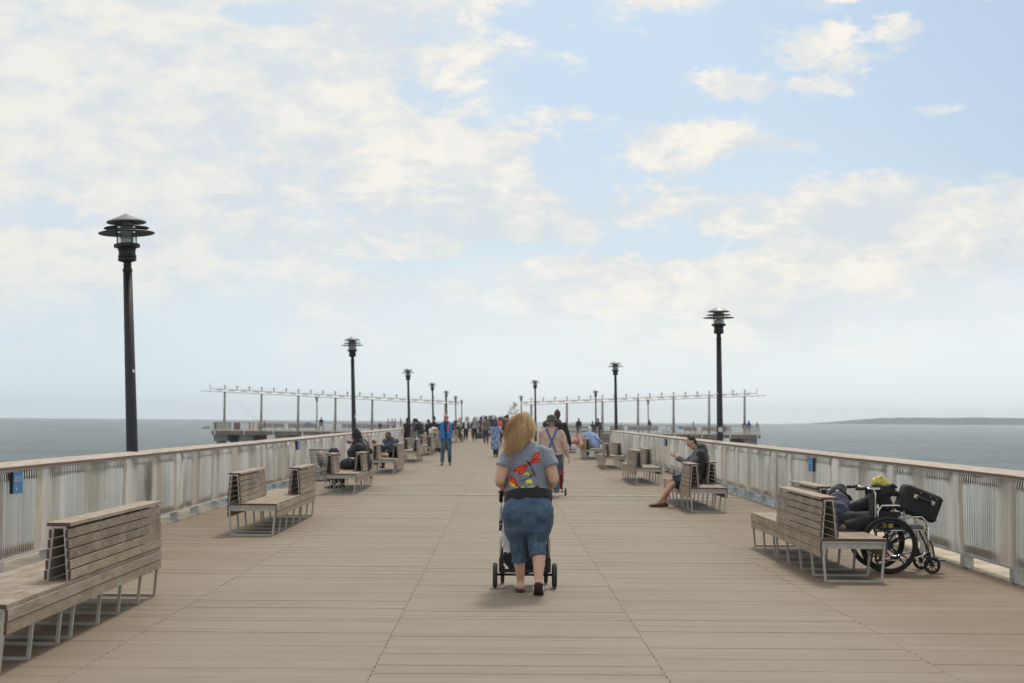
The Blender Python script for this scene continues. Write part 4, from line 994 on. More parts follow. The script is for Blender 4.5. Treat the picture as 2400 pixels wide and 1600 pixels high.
def do_prints():
    me = TEE.data; bvh = BVHTree.FromPolygons([v.co.copy() for v in me.vertices], [tuple(p.vertices) for p in me.polygons])
    par = {}
    for name, col, outl, lift in PRINTS:
        P2 = [uv(*q) for q in outl]
        cx = sum(p[0] for p in P2) / len(P2); cz = sum(p[1] for p in P2) / len(P2); n = len(P2)
        # walk along the outline pairing opposite points -> strips, subdivided across
        h = n // 2; rows = []
        for i in range(h + 1):
            a = P2[i]; c_ = P2[(n - i) % n]; rows.append([(a[0] + (c_[0] - a[0]) * t / 4, a[1] + (c_[1] - a[1]) * t / 4) for t in range(5)])
        vs = []; fs = []; lasty = -.1
        for r_ in rows:
            for x, z in r_:
                hit = bvh.ray_cast(V((x, -1, z)), V((0, 1, 0)))
                if hit[0] is not None: lasty = hit[0].y
                vs.append((x, lasty - lift, z))
        for i in range(len(rows) - 1):
            for t in range(4): fs.append((i * 5 + t, i * 5 + t + 1, i * 5 + 6 + t, i * 5 + 5 + t))
        mb = MB(); mb.add(vs, fs); mb.build(name, mat('print_%d_%d' % (int(col[0] * 100), int(col[1] * 100)), col, .75, 0, .25, 60, 0), TEE, smooth=True)

# ------------------------------------------------------------------ stroller
m_alu = mat('stroller_aluminium', (.62, .61, .62), .3, .8, .05, 10, 0); m_plb = mat('stroller_black_plastic', (.014, .013, .018), .5, 0, .2, 20); m_tyre = mat('stroller_tyre', (.045, .038, .036), .85, 0, .15, 30)
m_sfab = cloth('stroller_black_fabric', (.013, .013, .018))
ST = thing('stroller', 'black folding-frame stroller with silver legs pushed by the blonde woman', 'stroller', (.225, 13.77, 0))
for s_ in (-1, 1):
    MB().loft([((s_ * .215, -.27, .955), .017), ((s_ * .232, -.22, .93), .019), ((s_ * .234, -.15, .84), .02)], n=10).build('handle', m_plb, ST, smooth=True)
    MB().tube((s_ * .234, -.16, .86), (s_ * .232, -.04, .58), .0125).build('upper_tube', m_alu, ST, smooth=True)
    MB().tube((s_ * .232, -.07, .62), (s_ * .230, .0, .26), .013).build('rear_leg', m_alu, ST, smooth=True)
    MB().tube((s_ * .228, -.04, .58), (s_ * .212, .33, .15), .012).build('front_leg', m_plb, ST, smooth=True)
    MB().box((s_ * .233, -.055, .60), (.034, .05, .10)).build('hinge', m_plb, ST, bevel=.006)
    MB().box((s_ * .231, .0, .22), (.036, .05, .14)).build('wheel_bracket', m_plb, ST, bevel=.006)
    wl = MB().torus((s_ * .285, 0, .122), .095, .026, 'X', 36, 10, .024).build('rear_wheel', m_tyre, ST, smooth=True)
    MB().lathe([(0, -.018), (.03, -.018), (.075, -.010), (.078, .010), (.03, .018), (0, .018)], 20).build('hub', m_plb, wl)
    wl.children[0].rotation_euler = (0, pi / 2, 0); wl.children[0].location = (s_ * .285, 0, .122)
    wl = MB().torus((s_ * .214, .36, .085), .062, .022, 'X', 28, 8, .020).build('front_wheel', m_tyre, ST, smooth=True)
    MB().box((s_ * .214, .35, .13), (.05, .03, .09)).build('fork', m_plb, wl, bevel=.005)
MB().tube((-.27, 0, .128), (.27, 0, .128), .012).build('axle', m_plb, ST, smooth=True)
MB().box((0, 0, .165), (.45, .03, .035)).build('cross_bar', m_plb, ST, bevel=.004)
w = MB(); w.loft([(L(0, .03, .30), .215, .10), (L(0, .16, .24), .20, .12), (L(0, .30, .22), .16, .09)], n=16, side=(1, 0, 0), cap='flat'); blob(w, 'basket', m_sfab, ST, .016, 2, .012, 12)
w = MB(); w.loft([(L(0, -.10, .82), .18, .02), (L(0, .0, .60), .19, .03), (L(0, .05, .42), .19, .04), (L(0, .25, .36), .18, .05)], n=14, side=(1, 0, 0)); w.loft([(L(0, .25, .38), .17, .03), (L(0, .36, .22), .15, .02)], n=12, side=(1, 0, 0)); blob(w, 'seat', m_sfab, ST, .016, 2, .008, 12)
w = MB(); w.loft([(L(-.2, .02, .98), .02, .10), (L(-.19, .05, 1.02), .03, .16), (L(0, .08, 1.05), .03, .19), (L(.19, .05, 1.02), .03, .16), (L(.2, .02, .98), .02, .10)], n=14, side=(0, 0, 1)); blob(w, 'hood', m_sfab, ST, .014, 2, .005, 12)
w = MB(); w.loft([(L(-.172, -.16, .665), .012, .012), (L(-.185, -.165, .58), .035, .02), (L(-.20, -.17, .50), .045, .025), (L(-.185, -.165, .45), .035, .025)], n=12); w.loft([(L(-.165, -.155, .50), .035, .02), (L(-.175, -.16, .42), .05, .022), (L(-.160, -.16, .365), .026, .018)], n=12)
tag(blob(w, 'hanging_cloth', cloth('white_muslin', (.66, .65, .70), .06), None, .008, 2, .008, 22, loc=(.225, 13.77, 0)), 'white cloth hanging from the left side of the stroller', 'cloth')

# ------------------------------------------------------------------ wheelchair with bags
m_chr = mat('chrome_tube', (.62, .62, .62), .18, 1., .03, 10, 0); m_rub = mat('wheel_black_rubber', (.012, .012, .013), .6, 0, .2, 30)
WC = thing('wheelchair', 'black wheelchair with five-spoke wheels parked beside the near right bench', 'wheelchair', (4.15, 15.55, 0), radians(-92))
# local: +y = forward of the chair (points to +X in the scene), x = its right (towards camera)
def bigwheel(x, lab):
    wh = MB().torus((x, 0, .305), .285, .020, 'X', 48, 10).build('rear_wheel', m_rub, WC, smooth=True)
    mb = MB(); mb.torus((x, 0, .305), .262, .012, 'X', 40, 6)
    for k in range(5):
        a = k * 2 * pi / 5 + .5
        for off in (-.22, .22):
            mb.bar((x, .05 * cos(a), .305 + .05 * sin(a)), (x, .262 * cos(a + off * .62), .305 + .262 * sin(a + off * .62)), .014, .026, (1, 0, 0))
    mb.lathe([(0, 0)], 3)
    mb.tube((x - .035, 0, .305), (x + .035, 0, .305), .045, n=18); mb.build('spokes', m_rub, wh)
    MB().torus((x + (.03 if x > 0 else -.03), 0, .305), .255, .009, 'X', 40, 6).build('push_rim', m_plb, wh, smooth=True)
bigwheel(.27, ''); bigwheel(-.27, '')
for x in (-.23, .23):
    cw = MB().torus((x, .47, .092), .074, .017, 'X', 30, 8).build('caster_wheel', m_rub, WC, smooth=True)
    mb = MB()
    for k in range(8):
        a = k * pi / 4; mb.bar((x, .47 + .012 * cos(a), .092 + .012 * sin(a)), (x, .47 + .066 * cos(a), .092 + .066 * sin(a)), .010, .008, (1, 0, 0))
    mb.tube((x - .02, .47, .092), (x + .02, .47, .092), .018, n=12); mb.build('spokes', m_rub, cw)
    mb = MB(); mb.bar((x - .026, .47, .09), (x - .026, .43, .21), .006, .03); mb.bar((x + .026, .47, .09), (x + .026, .43, .21), .006, .03); mb.box((x, .43, .22), (.06, .035, .02)); mb.build('caster_fork', m_plb, cw)
    MB().path([(x, .43, .22), (x, .43, .50)], .012).build('front_tube', m_chr, WC, smooth=True)
    MB().path([(x, -.12, .14), (x, .20, .14), (x, .36, .19), (x, .44, .24)], .011).build('lower_rail', m_chr, WC, smooth=True)
    MB().path([(x, -.12, .45), (x, .43, .47)], .012).build('seat_rail', m_chr, WC, smooth=True)
    MB().path([(x, -.13, .12), (x, -.13, .86), (x, -.16, .90), (x, -.27, .905)], .012).build('back_tube', m_chr, WC, smooth=True)
    MB().path([(x, -.22, .905), (x, -.34, .90)], .019, 10).build('push_handle', m_plb, WC, smooth=True)
    MB().path([(x, -.10, .48), (x, -.105, .66), (x, -.06, .72), (x, .12, .725), (x, .17, .69), (x, .19, .50)], .011, 10).build('arm_tube', m_chr, WC, smooth=True)
    MB().path([(x, .19, .60), (x, .36, .605), (x, .41, .56), (x, .42, .46)], .011, 10).build('arm_tube', m_chr, WC, smooth=True)
    MB().box((x, .03, .575), (.012, .22, .17)).build('side_panel', m_sfab, WC, bevel=.004)
mb = MB(); mb.loft([((.2405, .155, .585), .002, .002), ((.2405, .155, .585), .05, .03), ((.243, .155, .585), .05, .03)], side=(0, 1, 0), n=20, cap='flat'); mb.build('oval_badge', mat('badge_grey', (.42, .42, .41), .5, 0, .2, 50), WC)
mb = MB(); mb.add([(.243, -.09, .54), (.243, .06, .535), (.243, .05, .49), (.243, -.07, .49)], [(0, 1, 2, 3)]); mb.build('yellow_tag', mat('tag_yellow', (.55, .47, .09), .6, 0, .15, 30, 0), WC)
mb = MB()
for k in range(7): mb.box((.2445, .125 + k * .010, .584), (.0012, .006, .008 if k % 2 else .011))
mb.build('badge_lettering', m_sback, WC)
w = MB(); w.box((0, .14, .485), (.45, .50, .05)); blob(w, 'seat', mat('seat_grey_vinyl', (.10, .105, .11), .5, 0, .15, 8), WC, .018, 3, .004, 10)
w = MB(); w.box((0, -.13, .68), (.44, .035, .36)); blob(w, 'backrest', m_sfab, WC, .016, 3, .006, 12)
mb = MB(); mb.path([(.23, -.1, .14), (-.23, .2, .44)], .010); mb.path([(-.23, -.1, .14), (.23, .2, .44)], .010); mb.build('cross_brace', m_plb, WC)
for x in (-.14, .14):
    mb = MB(); mb.path([(x, .42, .44), (x, .50, .28), (x, .52, .16)], .010); mb.box((x, .56, .14), (.14, .12, .012)); mb.build('footrest', m_plb, WC)
# things loaded on the chair
m_case, nt, b = nmat('suitcase_black_fabric'); f = tex(nt, 6, 5); nt.links.new(mixc(nt, ramp(nt, f, .3, .7), (.010, .010, .012), (.020, .020, .023)), b.inputs['Base Color']); b.inputs['Roughness'].default_value = .75; bump(nt, b, tex(nt, 300, 2), .3, .001)
SCs = thing('suitcase', 'large black suitcase tilted on the wheelchair seat', 'suitcase', (4.50, 15.42, .745), 0)
SCs.rotation_euler = (0, radians(21), radians(4))
MB().box((0, 0, 0), (.44, .24, .30)).build('shell', m_case, SCs, bevel=.045)
w = MB()
for z in (-.115, .115):
    w.path([(-.215, -.121, z * 1.0), (.215, -.121, z)], .004, 6)
w.build('piping', m_sfab, SCs)
mb = MB(); mb.path([(-.085, -.125, .055), (-.075, -.158, .052), (.075, -.158, .045), (.085, -.125, .042)], .013, 8); mb.build('handle', m_plb, SCs, smooth=True)
for x in (-.095, .10): MB().box((x, -.13, .05), (.045, .022, .042)).build('clasp', mat('clasp_cream', (.55, .52, .42), .5, 0, .1, 9), SCs, bevel=.006)
mb = MB()
for x in (-.06, -.055, .06, .13): mb.ball((x, -.123, .105), .006, n=6)
mb.build('rivets', m_galv, SCs)
w = MB(); w.loft([(L(-.09, 0, .02), .04, .03), (L(-.03, 0, .03), .062, .045), (L(.04, 0, .005), .05, .04), (L(.08, 0, -.05), .03, .02)], n=12, side=(0, 0, 1))
tag(blob(w, 'plastic_bag', mat('bag_yellow', (.55, .50, .10), .4, 0, .25, 18, .8, .01), None, .008, 1, .014, 21, loc=(4.13, 15.5, .945)), 'crumpled yellow plastic bag on top of the wheelchair handles', 'bag')
w = MB(); w.loft([(L(-.22, -.02, -.02), .028, .03), (L(-.14, 0, .015), .038, .04), (L(-.04, 0, .0), .045, .045), (L(.06, 0, -.03), .042, .04), (L(.14, 0, -.05), .03, .03)], n=12, side=(0, 0, 1)); w.loft([(L(-.05, 0, -.03), .07, .05), (L(-.03, 0, -.12), .08, .05), (L(.0, 0, -.2), .07, .05)], n=12); w.loft([(L(.0, -.02, .03), .02), (L(.06, -.02, .05), .03), (L(.10, -.02, .03), .015)], n=8)
tag(blob(w, 'rolled_jacket', cloth('jacket_black_nylon', (.012, .012, .014)), None, .012, 2, .014, 12, loc=(4.17, 15.45, .885)), 'black jacket bundled over the wheelchair backrest', 'jacket')
MB().box((0, 0, 0), (.10, .03, .018)).build('hand_grip', m_strap)
bpy.data.objects['hand_grip'].location = (4.005, 15.30, .905); tag(bpy.data.objects['hand_grip'], 'short white tube lying on the jacket at the wheelchair handles', 'tube')

# ------------------------------------------------------------------ trash basket
m_wire = mat('basket_wire', (.22, .23, .23), .5, .5, .1, 20)
TB = thing('litter_basket', 'round wire mesh litter basket filled with rubbish by the left railing', 'litter basket', (-4.66, 36.9, 0))
mb = MB(); r0, r1, h_ = .235, .335, .80
for k in range(30):
    a = 2 * pi * k / 30; mb.bar((r0 * cos(a), r0 * sin(a), .02), (r1 * cos(a), r1 * sin(a), h_), .007, .007)
mb.build('mesh_uprights', m_wire, TB)
mb = MB()
for k in range(13):
    z = .03 + k * .062; rr_ = r0 + (r1 - r0) * z / h_; mb.torus((0, 0, z), rr_, .0045, 'Z', 28, 4)
mb.build('mesh_hoops', m_wire, TB); MB().torus((0, 0, h_), r1, .013, 'Z', 32, 8).build('rim', m_wire, TB, smooth=True); MB().lathe([(0, .02), (r0, .02), (r0, .03), (0, .03)], 24).build('base', m_wire, TB)
rr = random.Random(8)
for i, (cn, cc) in enumerate((('white', (.6, .6, .58)), ('red', (.35, .04, .03)), ('brown', (.22, .14, .09)), ('blue', (.05, .09, .22)), ('white', (.6, .6, .58)), ('green', (.20, .30, .22)), ('grey', (.3, .3, .3)), ('white', (.6, .6, .58)), ('pink', (.5, .28, .26)))):
    w = MB(); w.ball((0, 0, 0), (rr.uniform(.06, .12), rr.uniform(.06, .12), rr.uniform(.05, .1)))
    tag(blob(w, 'rubbish', mat('rubbish_' + cn, cc, .5, 0, .2, 15, .4), None, .016, 1, .03, 13, loc=(-4.66 + rr.uniform(-.13, .13), 36.9 + rr.uniform(-.14, .14), .30 + i * .045)), 'crumpled %s rubbish in the wire litter basket' % cn if cn != 'white' else 'crumpled white plastic rubbish in the wire litter basket', 'rubbish', 'rubbish in the litter basket')
# ------------------------------------------------------------------ everyone else
m_plaid, nt, b = nmat('pink_plaid_fabric')
tcp = nd(nt, 'ShaderNodeTexCoord'); spp = nd(nt, 'ShaderNodeSeparateXYZ'); nt.links.new(tcp.outputs['Object'], spp.inputs[0])
def stripes(nt, s_, k, ph=0., sharp=.35): return ramp(nt, mth(nt, 'SINE', mth(nt, 'ADD', mth(nt, 'MULTIPLY', s_, k), ph)), sharp, .9)
c = mixc(nt, mth(nt, 'MULTIPLY', stripes(nt, spp.outputs[0], 150), .5), (.52, .36, .30), (.36, .19, .17)); c = mixc(nt, mth(nt, 'MULTIPLY', stripes(nt, spp.outputs[2], 150), .5), c, (.62, .50, .42))
nt.links.new(c, b.inputs['Base Color']); b.inputs['Roughness'].default_value = .9
m_print, nt, b = nmat('blue_swirl_print'); f = tex(nt, 9, 2, dist=3.2); f2 = tex(nt, 5, 2, dist=1.5)
c = mixc(nt, ramp(nt, f, .42, .47), (.045, .06, .16), (.10, .24, .52)); c = mixc(nt, ramp(nt, f, .52, .55), c, (.56, .60, .66)); c = mixc(nt, ramp(nt, f2, .52, .6, 0, .6), c, (.08, .07, .18))
nt.links.new(c, b.inputs['Base Color']); b.inputs['Roughness'].default_value = .85
m_jeans, nt, b = nmat('jeans_denim'); f = tex(nt, 5, 5); nt.links.new(mixc(nt, ramp(nt, f, .3, .7), (.028, .060, .10), (.10, .155, .20)), b.inputs['Base Color']); b.inputs['Roughness'].default_value = .9; bump(nt, b, tex(nt, 60, 3), .3, .002)
NAVY, BLK, DGR = (.018, .024, .055), (.012, .012, .014), (.05, .05, .05)
# --- man in the hat
def hatman_x(o, P, J):
    mb = MB()  # wide brimmed hat
    prof = [(.0, .155), (.05, .152), (.085, .135), (.098, .09), (.102, .045), (.13, .032), (.19, .026)]
    n = 40; vs = []; fs = []
    for lay, dz in ((0, 0), (1, -.006)):
        for i, (r_, z) in enumerate(prof):
            for k in range(n):
                a = 2 * pi * k / n; rz_ = r_ * 1.12; d_ = -.055 * max(0, (r_ - .1) / .09) * abs(cos(a)) ** 1.5 + .004 * sin(3 * a)
                vs.append(P(rz_ * cos(a), rz_ * sin(a) * 1.08 - .01, z + d_ + dz))
    m = len(prof)
    for lay in (0, 1):
        for i in range(m - 1):
            for k in range(n):
                k2 = (k + 1) % n; o_ = lay * m * n; fs.append((o_ + i * n + k, o_ + i * n + k2, o_ + (i + 1) * n + k2, o_ + (i + 1) * n + k))
    for k in range(n): k2 = (k + 1) % n; fs.append(((m - 1) * n + k, (m - 1) * n + k2, (2 * m - 1) * n + k2, (2 * m - 1) * n + k))
    mb.add(vs, fs); h = mb.build('brimmed_hat', cloth('olive_hat', (.075, .070, .052)), o, smooth=True)
    s = J['s']; hip, ch = J['hip'], J['chest']
    mb = MB(); mb.loft([(J['neck'] + V((0, 0, -.02)), .068, .068), (J['neck'] + V((0, 0, .035)), .064, .064)], n=16, cap='flat'); mb.build('collar', cloth('navy_collar', (.03, .04, .09)), o, smooth=True)
HM = person('stout man seen from behind in a brimmed hat, plaid shirt and blue crossed suspenders', (1.03, 29.9, 0), 0, H=1.66, b=1.5, feet=((-.11, .10, 0), (.11, -.06, 0)), hands=((-.22, .40, .86), (.42, .10, .74)),
            hip=(0, 0, .93), chest=(0, .03, 1.40), hd=(0, .06, 1.655), shirt=('plaid', m_plaid, 'long', .0), pants=('jeans', m_jeans, 'long'), shoes=(.62, .62, .60), shoe_n='white', hair='grey', vox=.013, extras=hatman_x, fold=.011, look=(0, 1, -.1))
CT = thing('shopping_trolley', 'red pull trolley on black wheels beside the man in the hat', 'trolley', (1.16, 30.35, 0))
MB().torus((.19, 0, .085), .070, .017, 'X', 28, 8).build('wheel', m_rub, CT, smooth=True); MB().torus((-.17, 0, .085), .070, .017, 'X', 28, 8).build('wheel', m_rub, CT, smooth=True)
MB().tube((-.19, 0, .085), (.20, 0, .085), .008).build('axle', m_plb, CT)
mb = MB(); mb.path([(.12, .02, .06), (.12, .0, .9)], .010); mb.path([(-.10, .02, .06), (-.10, .0, .9)], .010); mb.path([(-.10, 0, .9), (.12, 0, .9)], .012); mb.build('frame', m_plb, CT)
w = MB(); w.loft([(L(.01, .09, .14), .12, .08), (L(.01, .09, .45), .135, .10), (L(.01, .09, .70), .12, .09)], n=14, cap='flat'); blob(w, 'bag', cloth('dark_red_canvas', (.20, .012, .02)), CT, .015, 2, .012, 14)
MB().box((.105, -.02, .5), (.07, .03, .10)).build('red_tag', cloth('tag_red', (.55, .05, .04)), CT)
# --- man in black hoodie further on
def hood_down(col):
    def fn(o, P, J):
        s = J['s']; mb = MB(); n_ = J['neck']; mb.loft([(n_ + V((0, -.05, -.09)) * s, .115 * s, .07 * s), (n_ + V((0, -.07, -.05)) * s, .105 * s, .07 * s), (n_ + V((0, -.06, -.02)) * s, .08 * s, .05 * s)], n=16); blob(mb, 'hood', cloth('hood_%d' % int(col[0] * 500), col), o, .014, 3, .006, 14)
    return fn
person('tall man with shaved head and black hooded jacket walking away past the hat', (1.44, 37.5, 0), 0, H=1.86, feet=((-.09, .12, 0), (.12, -.10, 0)), hands=((-.2, .3, .95), (.33, .05, .86)), shirt=('black_hoodie', (.014, .014, .016), 'long', .15), pants=('beige', (.42, .35, .26), 'long'),
       hair='brown', hstyle='thin', sk=(.26, .12, .085), vox=.016, extras=hood_down((.03, .03, .03)))
person('person in a loose white top mostly hidden behind the blonde hair', (1.32, 44.5, 0), 0, H=1.55, b=1.1, female=True, shirt=('white_top', (.60, .57, .56), 'long', .2), pants=('greyp', (.2, .2, .2), 'long'), hair='brown', sk=(.30, .17, .11))
# --- man in the blue vest
def vest_x(o, P, J):
    glasses(o, P, J); s = J['s']; hip, ch = J['hip'], J['chest']
    for q in (-1, 1):
        mb = MB()
        mb.loft([(hip + V((q * .110, .02, -.01)) * s, .108 * s, .165 * s), (hip.lerp(ch, .45) + V((q * .115, .02, 0)) * s, .100 * s, .155 * s), (hip.lerp(ch, .85) + V((q * .125, .01, 0)) * s, .090 * s, .142 * s), (ch + V((q * .125, -.005, .085)) * s, .060 * s, .075 * s)], n=16, cap='flat')
        blob(mb, 'vest', cloth('bright_blue_vest', (.014, .185, .50), .12), o, .016, 3, .012, 12)
    mb = MB(); mb.loft([(hip.lerp(ch, .35) + V((-.062, .178, 0)) * s, .012, .004), (hip.lerp(ch, .7) + V((-.068, .165, 0)) * s, .022, .004), (ch + V((-.09, .11, .06)) * s, .03, .004)], n=8, cap='flat'); mb.build('vest_lining', cloth('salmon_lining', (.62, .14, .09)), o)
    w_ = J['wr'][1]; MB().torus(w_, .034 * s, .006, 'Z', 16, 6).build('watch', mat('gold', (.5, .35, .1), .3, .8, 0, 5, 0), o)
person('man in sunglasses and bright blue vest walking towards the camera', (-1.97, 49.8, 0), pi, H=1.76, b=1.1, feet=((-.14, -.02, 0), (.12, .16, 0)), hands=((-.34, .06, .83), (.34, .08, .80)), shirt=('navy_tee', (.020, .035, .085), 'short', -.02), pants=('jeans', m_jeans, 'long'), shoes=(.16, .085, .05), shoe_n='brown',
       hair='grey', hstyle='thin', sk=(.55, .28, .20), vox=.014, extras=vest_x, look=(-.08, 1, 0))
# --- dress woman
def dress_x(o, P, J):
    s = J['s']; mb = MB(); h = J['hip']; c_ = J['chest']
    mb.loft([(c_ + V((0, 0, .06)) * s, .165 * s, .10 * s), (c_.lerp(h, .4), .205 * s, .155 * s), (h, .225 * s, .18 * s), (h + V((0, 0, -.3)) * s, .232 * s, .185 * s), (h + V((0, 0, -.56)) * s, .20 * s, .16 * s)], n=20, cap='flat')
    for i in (0, 1): limb(mb, J['sh'][i], J['el'][i], .07 * s, .078 * s, cap2='flat')
    blob(mb, 'dress', m_print, o, .018, 3, .012, 9)
person('woman in a long blue and white swirl dress and dark cap walking away', (-.29, 60.5, 0), 0, H=1.56, b=1.1, female=True, feet=((-.04, .16, 0), (.07, -.14, 0)), hands=((-.36, .10, .95), (.34, .14, 1.02)), pants=('darklegs', (.02, .018, .03), 'long'), hair='black', hstyle='none', sk=(.14, .08, .06),
       hat=('bucket', (.05, .06, .18)), extras=dress_x, hd=(0, .07, 1.60))
person('man in dark clothes and shorts walking away beside the orange top', (.27, 85.5, 0), 0, H=1.86, feet=((-.05, .1, 0), (.1, -.08, 0)), shirt=('darkgreen', (.018, .020, .018), 'long', .2), pants=('navyshort', (.03, .035, .06), 'capri'), hair='black', hstyle='afro', sk=(.35, .2, .14), vox=.022)
person('person in a bright orange top walking away by the dark-clothed man', (-.18, 88, 0), 0, H=1.72, b=1.05, feet=((-.09, .1, 0), (.09, -.1, 0)), shirt=('orange', (.68, .12, .04), 'short', .15), pants=('blackp', BLK, 'long'), hair='black', vox=.024, look=(.6, 1, 0))
def backpack(o, P, J):
    s = J['s']; c_ = J['chest']; mb = MB()
    for q in (-1, 1): mb.loft([(c_ + V((q * .12, .13, -.2)) * s, .018, .01), (c_ + V((q * .125, .135, 0)) * s, .02, .01), (c_ + V((q * .11, .03, .13)) * s, .02, .01)], n=8)
    mb.loft([(c_ + V((0, -.18, -.35)) * s, .15, .07), (c_ + V((0, -.18, .05)) * s, .13, .06)], n=12); mb.build('backpack', cloth('black_pack', BLK), o, smooth=True); eyes(o, P, J)
person('young man in grey tee with black backpack and jacket at his waist, walking nearer', (-2.05, 105.2, 0), pi, H=1.77, feet=((-.09, .02, 0), (.10, .1, 0)), hands=((-.30, .22, 1.05), (.36, .26, 1.18)), shirt=('grey_tee', (.33, .34, .32), 'short', .0), pants=('blackp', BLK, 'long'), hair='black', vox=.022, extras=backpack)
def openjkt(col, nm):
    def fn(o, P, J):
        s = J['s']; hip, ch = J['hip'], J['chest']; mb = MB()
        for q in (-1, 1):
            mb.loft([(hip + V((q * .135, -.01, 0)) * s, .075 * s, .15 * s), (hip.lerp(ch, .5) + V((q * .125, -.01, 0)) * s, .075 * s, .14 * s), (ch + V((q * .125, -.01, .06)) * s, .07 * s, .10 * s)], n=12, cap='flat')
            i = 0 if q < 0 else 1; limb(mb, J['sh'][i], J['el'][i], .066 * s, .054 * s); limb(mb, J['el'][i], J['wr'][i], .054 * s, .042 * s, cap2='flat')
        blob(mb, 'jacket', cloth(nm, col), o, .022, 3, .01, 10); eyes(o, P, J)
    return fn
person('man in white shirt, open grey jacket and dark cap walking nearer', (-1.27, 104.8, 0), pi, H=1.75, feet=((-.14, -.05, 0), (.10, .16, 0)), shirt=('white_shirt', (.66, .66, .68), 'none', .12), pants=('blackp', BLK, 'long'), hair='black', hat=('cap', (.02, .02, .06)), vox=.022, extras=openjkt((.22, .23, .24), 'grey_jacket'))
person('man in a black cardigan over a white shirt walking nearer', (-2.77, 108, 0), pi, H=1.70, feet=((-.08, .12, 0), (.12, -.05, 0)), shirt=('white_shirt', (.66, .66, .68), 'none', .0), pants=('blackp', BLK, 'long'), hair='brown', vox=.022, extras=openjkt((.018, .02, .028), 'black_cardigan'))
person('man in a grey shirt seen from behind just left of the swirl dress', (-1.05, 92, 0), 0, H=1.76, b=1.1, shirt=('grey_shirt', (.13, .13, .115), 'short', .12), pants=('darkp', (.04, .045, .06), 'long'), hair='black', hat=('cap', (.25, .03, .05)))
def lapbag(o, P, J):
    pass
person('old man in a white cap seated at the left with a bag on his lap', (-3.15, 101.3, 0), pi + .5, H=1.68, hip=(0, -.05, .56), chest=(0, .02, 1.0), feet=((-.1, .50, 0), (.12, .62, 0)), hands=((-.12, .32, .72), (.12, .32, .72)), shirt=('dark_olive', (.035, .038, .034), 'long', .0), pants=('blackp', BLK, 'sit'), hair='grey', hat=('cap', (.60, .60, .60)), vox=.024, kpole=(0, .6, 1))
MB().box((0, 0, 0), (.42, .2, .28)).build('handbag', cloth('black_bag', BLK), bevel=.04); bpy.data.objects['handbag'].location = (-3.3, 100.95, .58); tag(bpy.data.objects['handbag'], 'black bag on the lap of the old man in the white cap', 'bag')
# --- people on the near right bench and chair: slumped sleeper
def sleeper_x(o, P, J):
    mb = MB(); s = J['s']
    mb.loft([(P(0, .06, .075), .078, .012), (P(0, .16, .055), .066, .010)], side=tuple(J['sdv']), n=12, cap='flat'); mb.build('cap_brim', cloth('cap_black', (.022, .022, .026)), o, smooth=True)
    mb = MB(); mb.loft([(P(.088, .0, .05), .022, .010), (P(.092, .02, .055), .012, .006)], side=(0, 1, 0), n=8); mb.build('cap_badge', m_strap, o)
person('person in a navy jacket and black cap slumped asleep on the near right bench', (3.64, 15.62, 0), -pi / 2 - .15, H=1.74, b=1.15, hip=(.02, .02, .56), chest=(-.22, .04, .68), hd=(-.36, .05, .77), look=(.55, 1, -.35), hd_up=(-.5, .2, .9),
       feet=((-.34, .26, .40), (.24, .10, .40)), hands=((-.05, .30, .58), (.12, .24, .55)), shirt=('navy_jacket', (.022, .026, .062), 'long', .0), pants=('black_trousers', (.012, .012, .013), 'sit'), shoes=(.02, .02, .02), hair='black', hat=('cap', (.022, .022, .026)), sk=(.22, .13, .09), vox=.014, kpole=((.35, 1, .75), (.1, 1, .05)), extras=sleeper_x, fold=.008)
MB().box((0, 0, 0), (.065, .06, .075)).build('white_bag', m_strap, bevel=.025); o = bpy.data.objects['white_bag']; o.location = (3.80, 15.38, .53); tag(o, 'small white pouch by the black-trousered knee of the sleeper', 'pouch')
# --- seated man in shorts
def shorts_x(o, P, J):
    glasses(o, P, J, False); s = J['s']; ch, hip = J['chest'], J['hip']; up = (ch - hip).normalized()
    mb = MB(); mb.loft([(J['neck'] + V((0, -.09, -.07)), .125, .075), (J['neck'] + V((0, -.13, .0)), .12, .085), (J['neck'] + V((0, -.11, .055)), .085, .05)], n=16); blob(mb, 'hood', cloth('hood_black', (.02, .02, .024)), o, .012, 3, .008, 14)
    mb = MB(); mb.loft([(hip.lerp(ch, .15) + V((0, -.045, 0)), .19, .14), (hip.lerp(ch, .8) + V((0, -.045, 0)), .215, .155), (ch + V((0, -.035, .09)), .15, .10)], n=18)
    for i in (0, 1): limb(mb, J['sh'][i], J['sh'][i].lerp(J['el'][i], .25), .088, .07); blob(mb, 'vest', cloth('black_vest', (.028, .028, .026)), o, .012, 3, .012, 11)
    a = J['wr'][1]; mb = MB(); mb.box((0, 0, 0), (.075, .012, .14)); ph = mb.build('phone', m_strap, None, bevel=.004)
    return ph
SM = person('man in glasses, dark hooded jacket and navy shorts reading on a right bench', (3.60, 26.75, 0), pi / 2, H=1.76, b=1.12, hip=(0, -.02, .545), chest=(0, -.10, 1.0), hd=(0, .05, 1.205), look=(0, 1, -.62), hd_up=(0, .62, 1),
       feet=((-.13, .70, 0), (.08, .58, 0)), hands=((-.12, .32, .93), (.08, .35, .93)), shirt=('heather_grey', (.11, .115, .13), 'long', .0), pants=('navy_shorts', (.016, .020, .042), 'short'), shoes=(.10, .040, .025), shoe_n='rust', hair='black', hstyle='short', vox=.0125, kpole=(0, .6, 1), extras=shorts_x, fold=.011,
       handn=((.1, -.3, 1), (-.1, -.3, 1)), curl=.7, poles=((-.5, -.5, -1), (.5, -.5, -1)), feet_dir=((0, 1, 0), (.1, 1, 0)))
o = bpy.data.objects['phone']; o.location = (3.26, 26.72, .955); o.rotation_euler = (radians(20), radians(-50), radians(90)); tag(o, 'white phone in the hand of the seated man in shorts', 'phone')
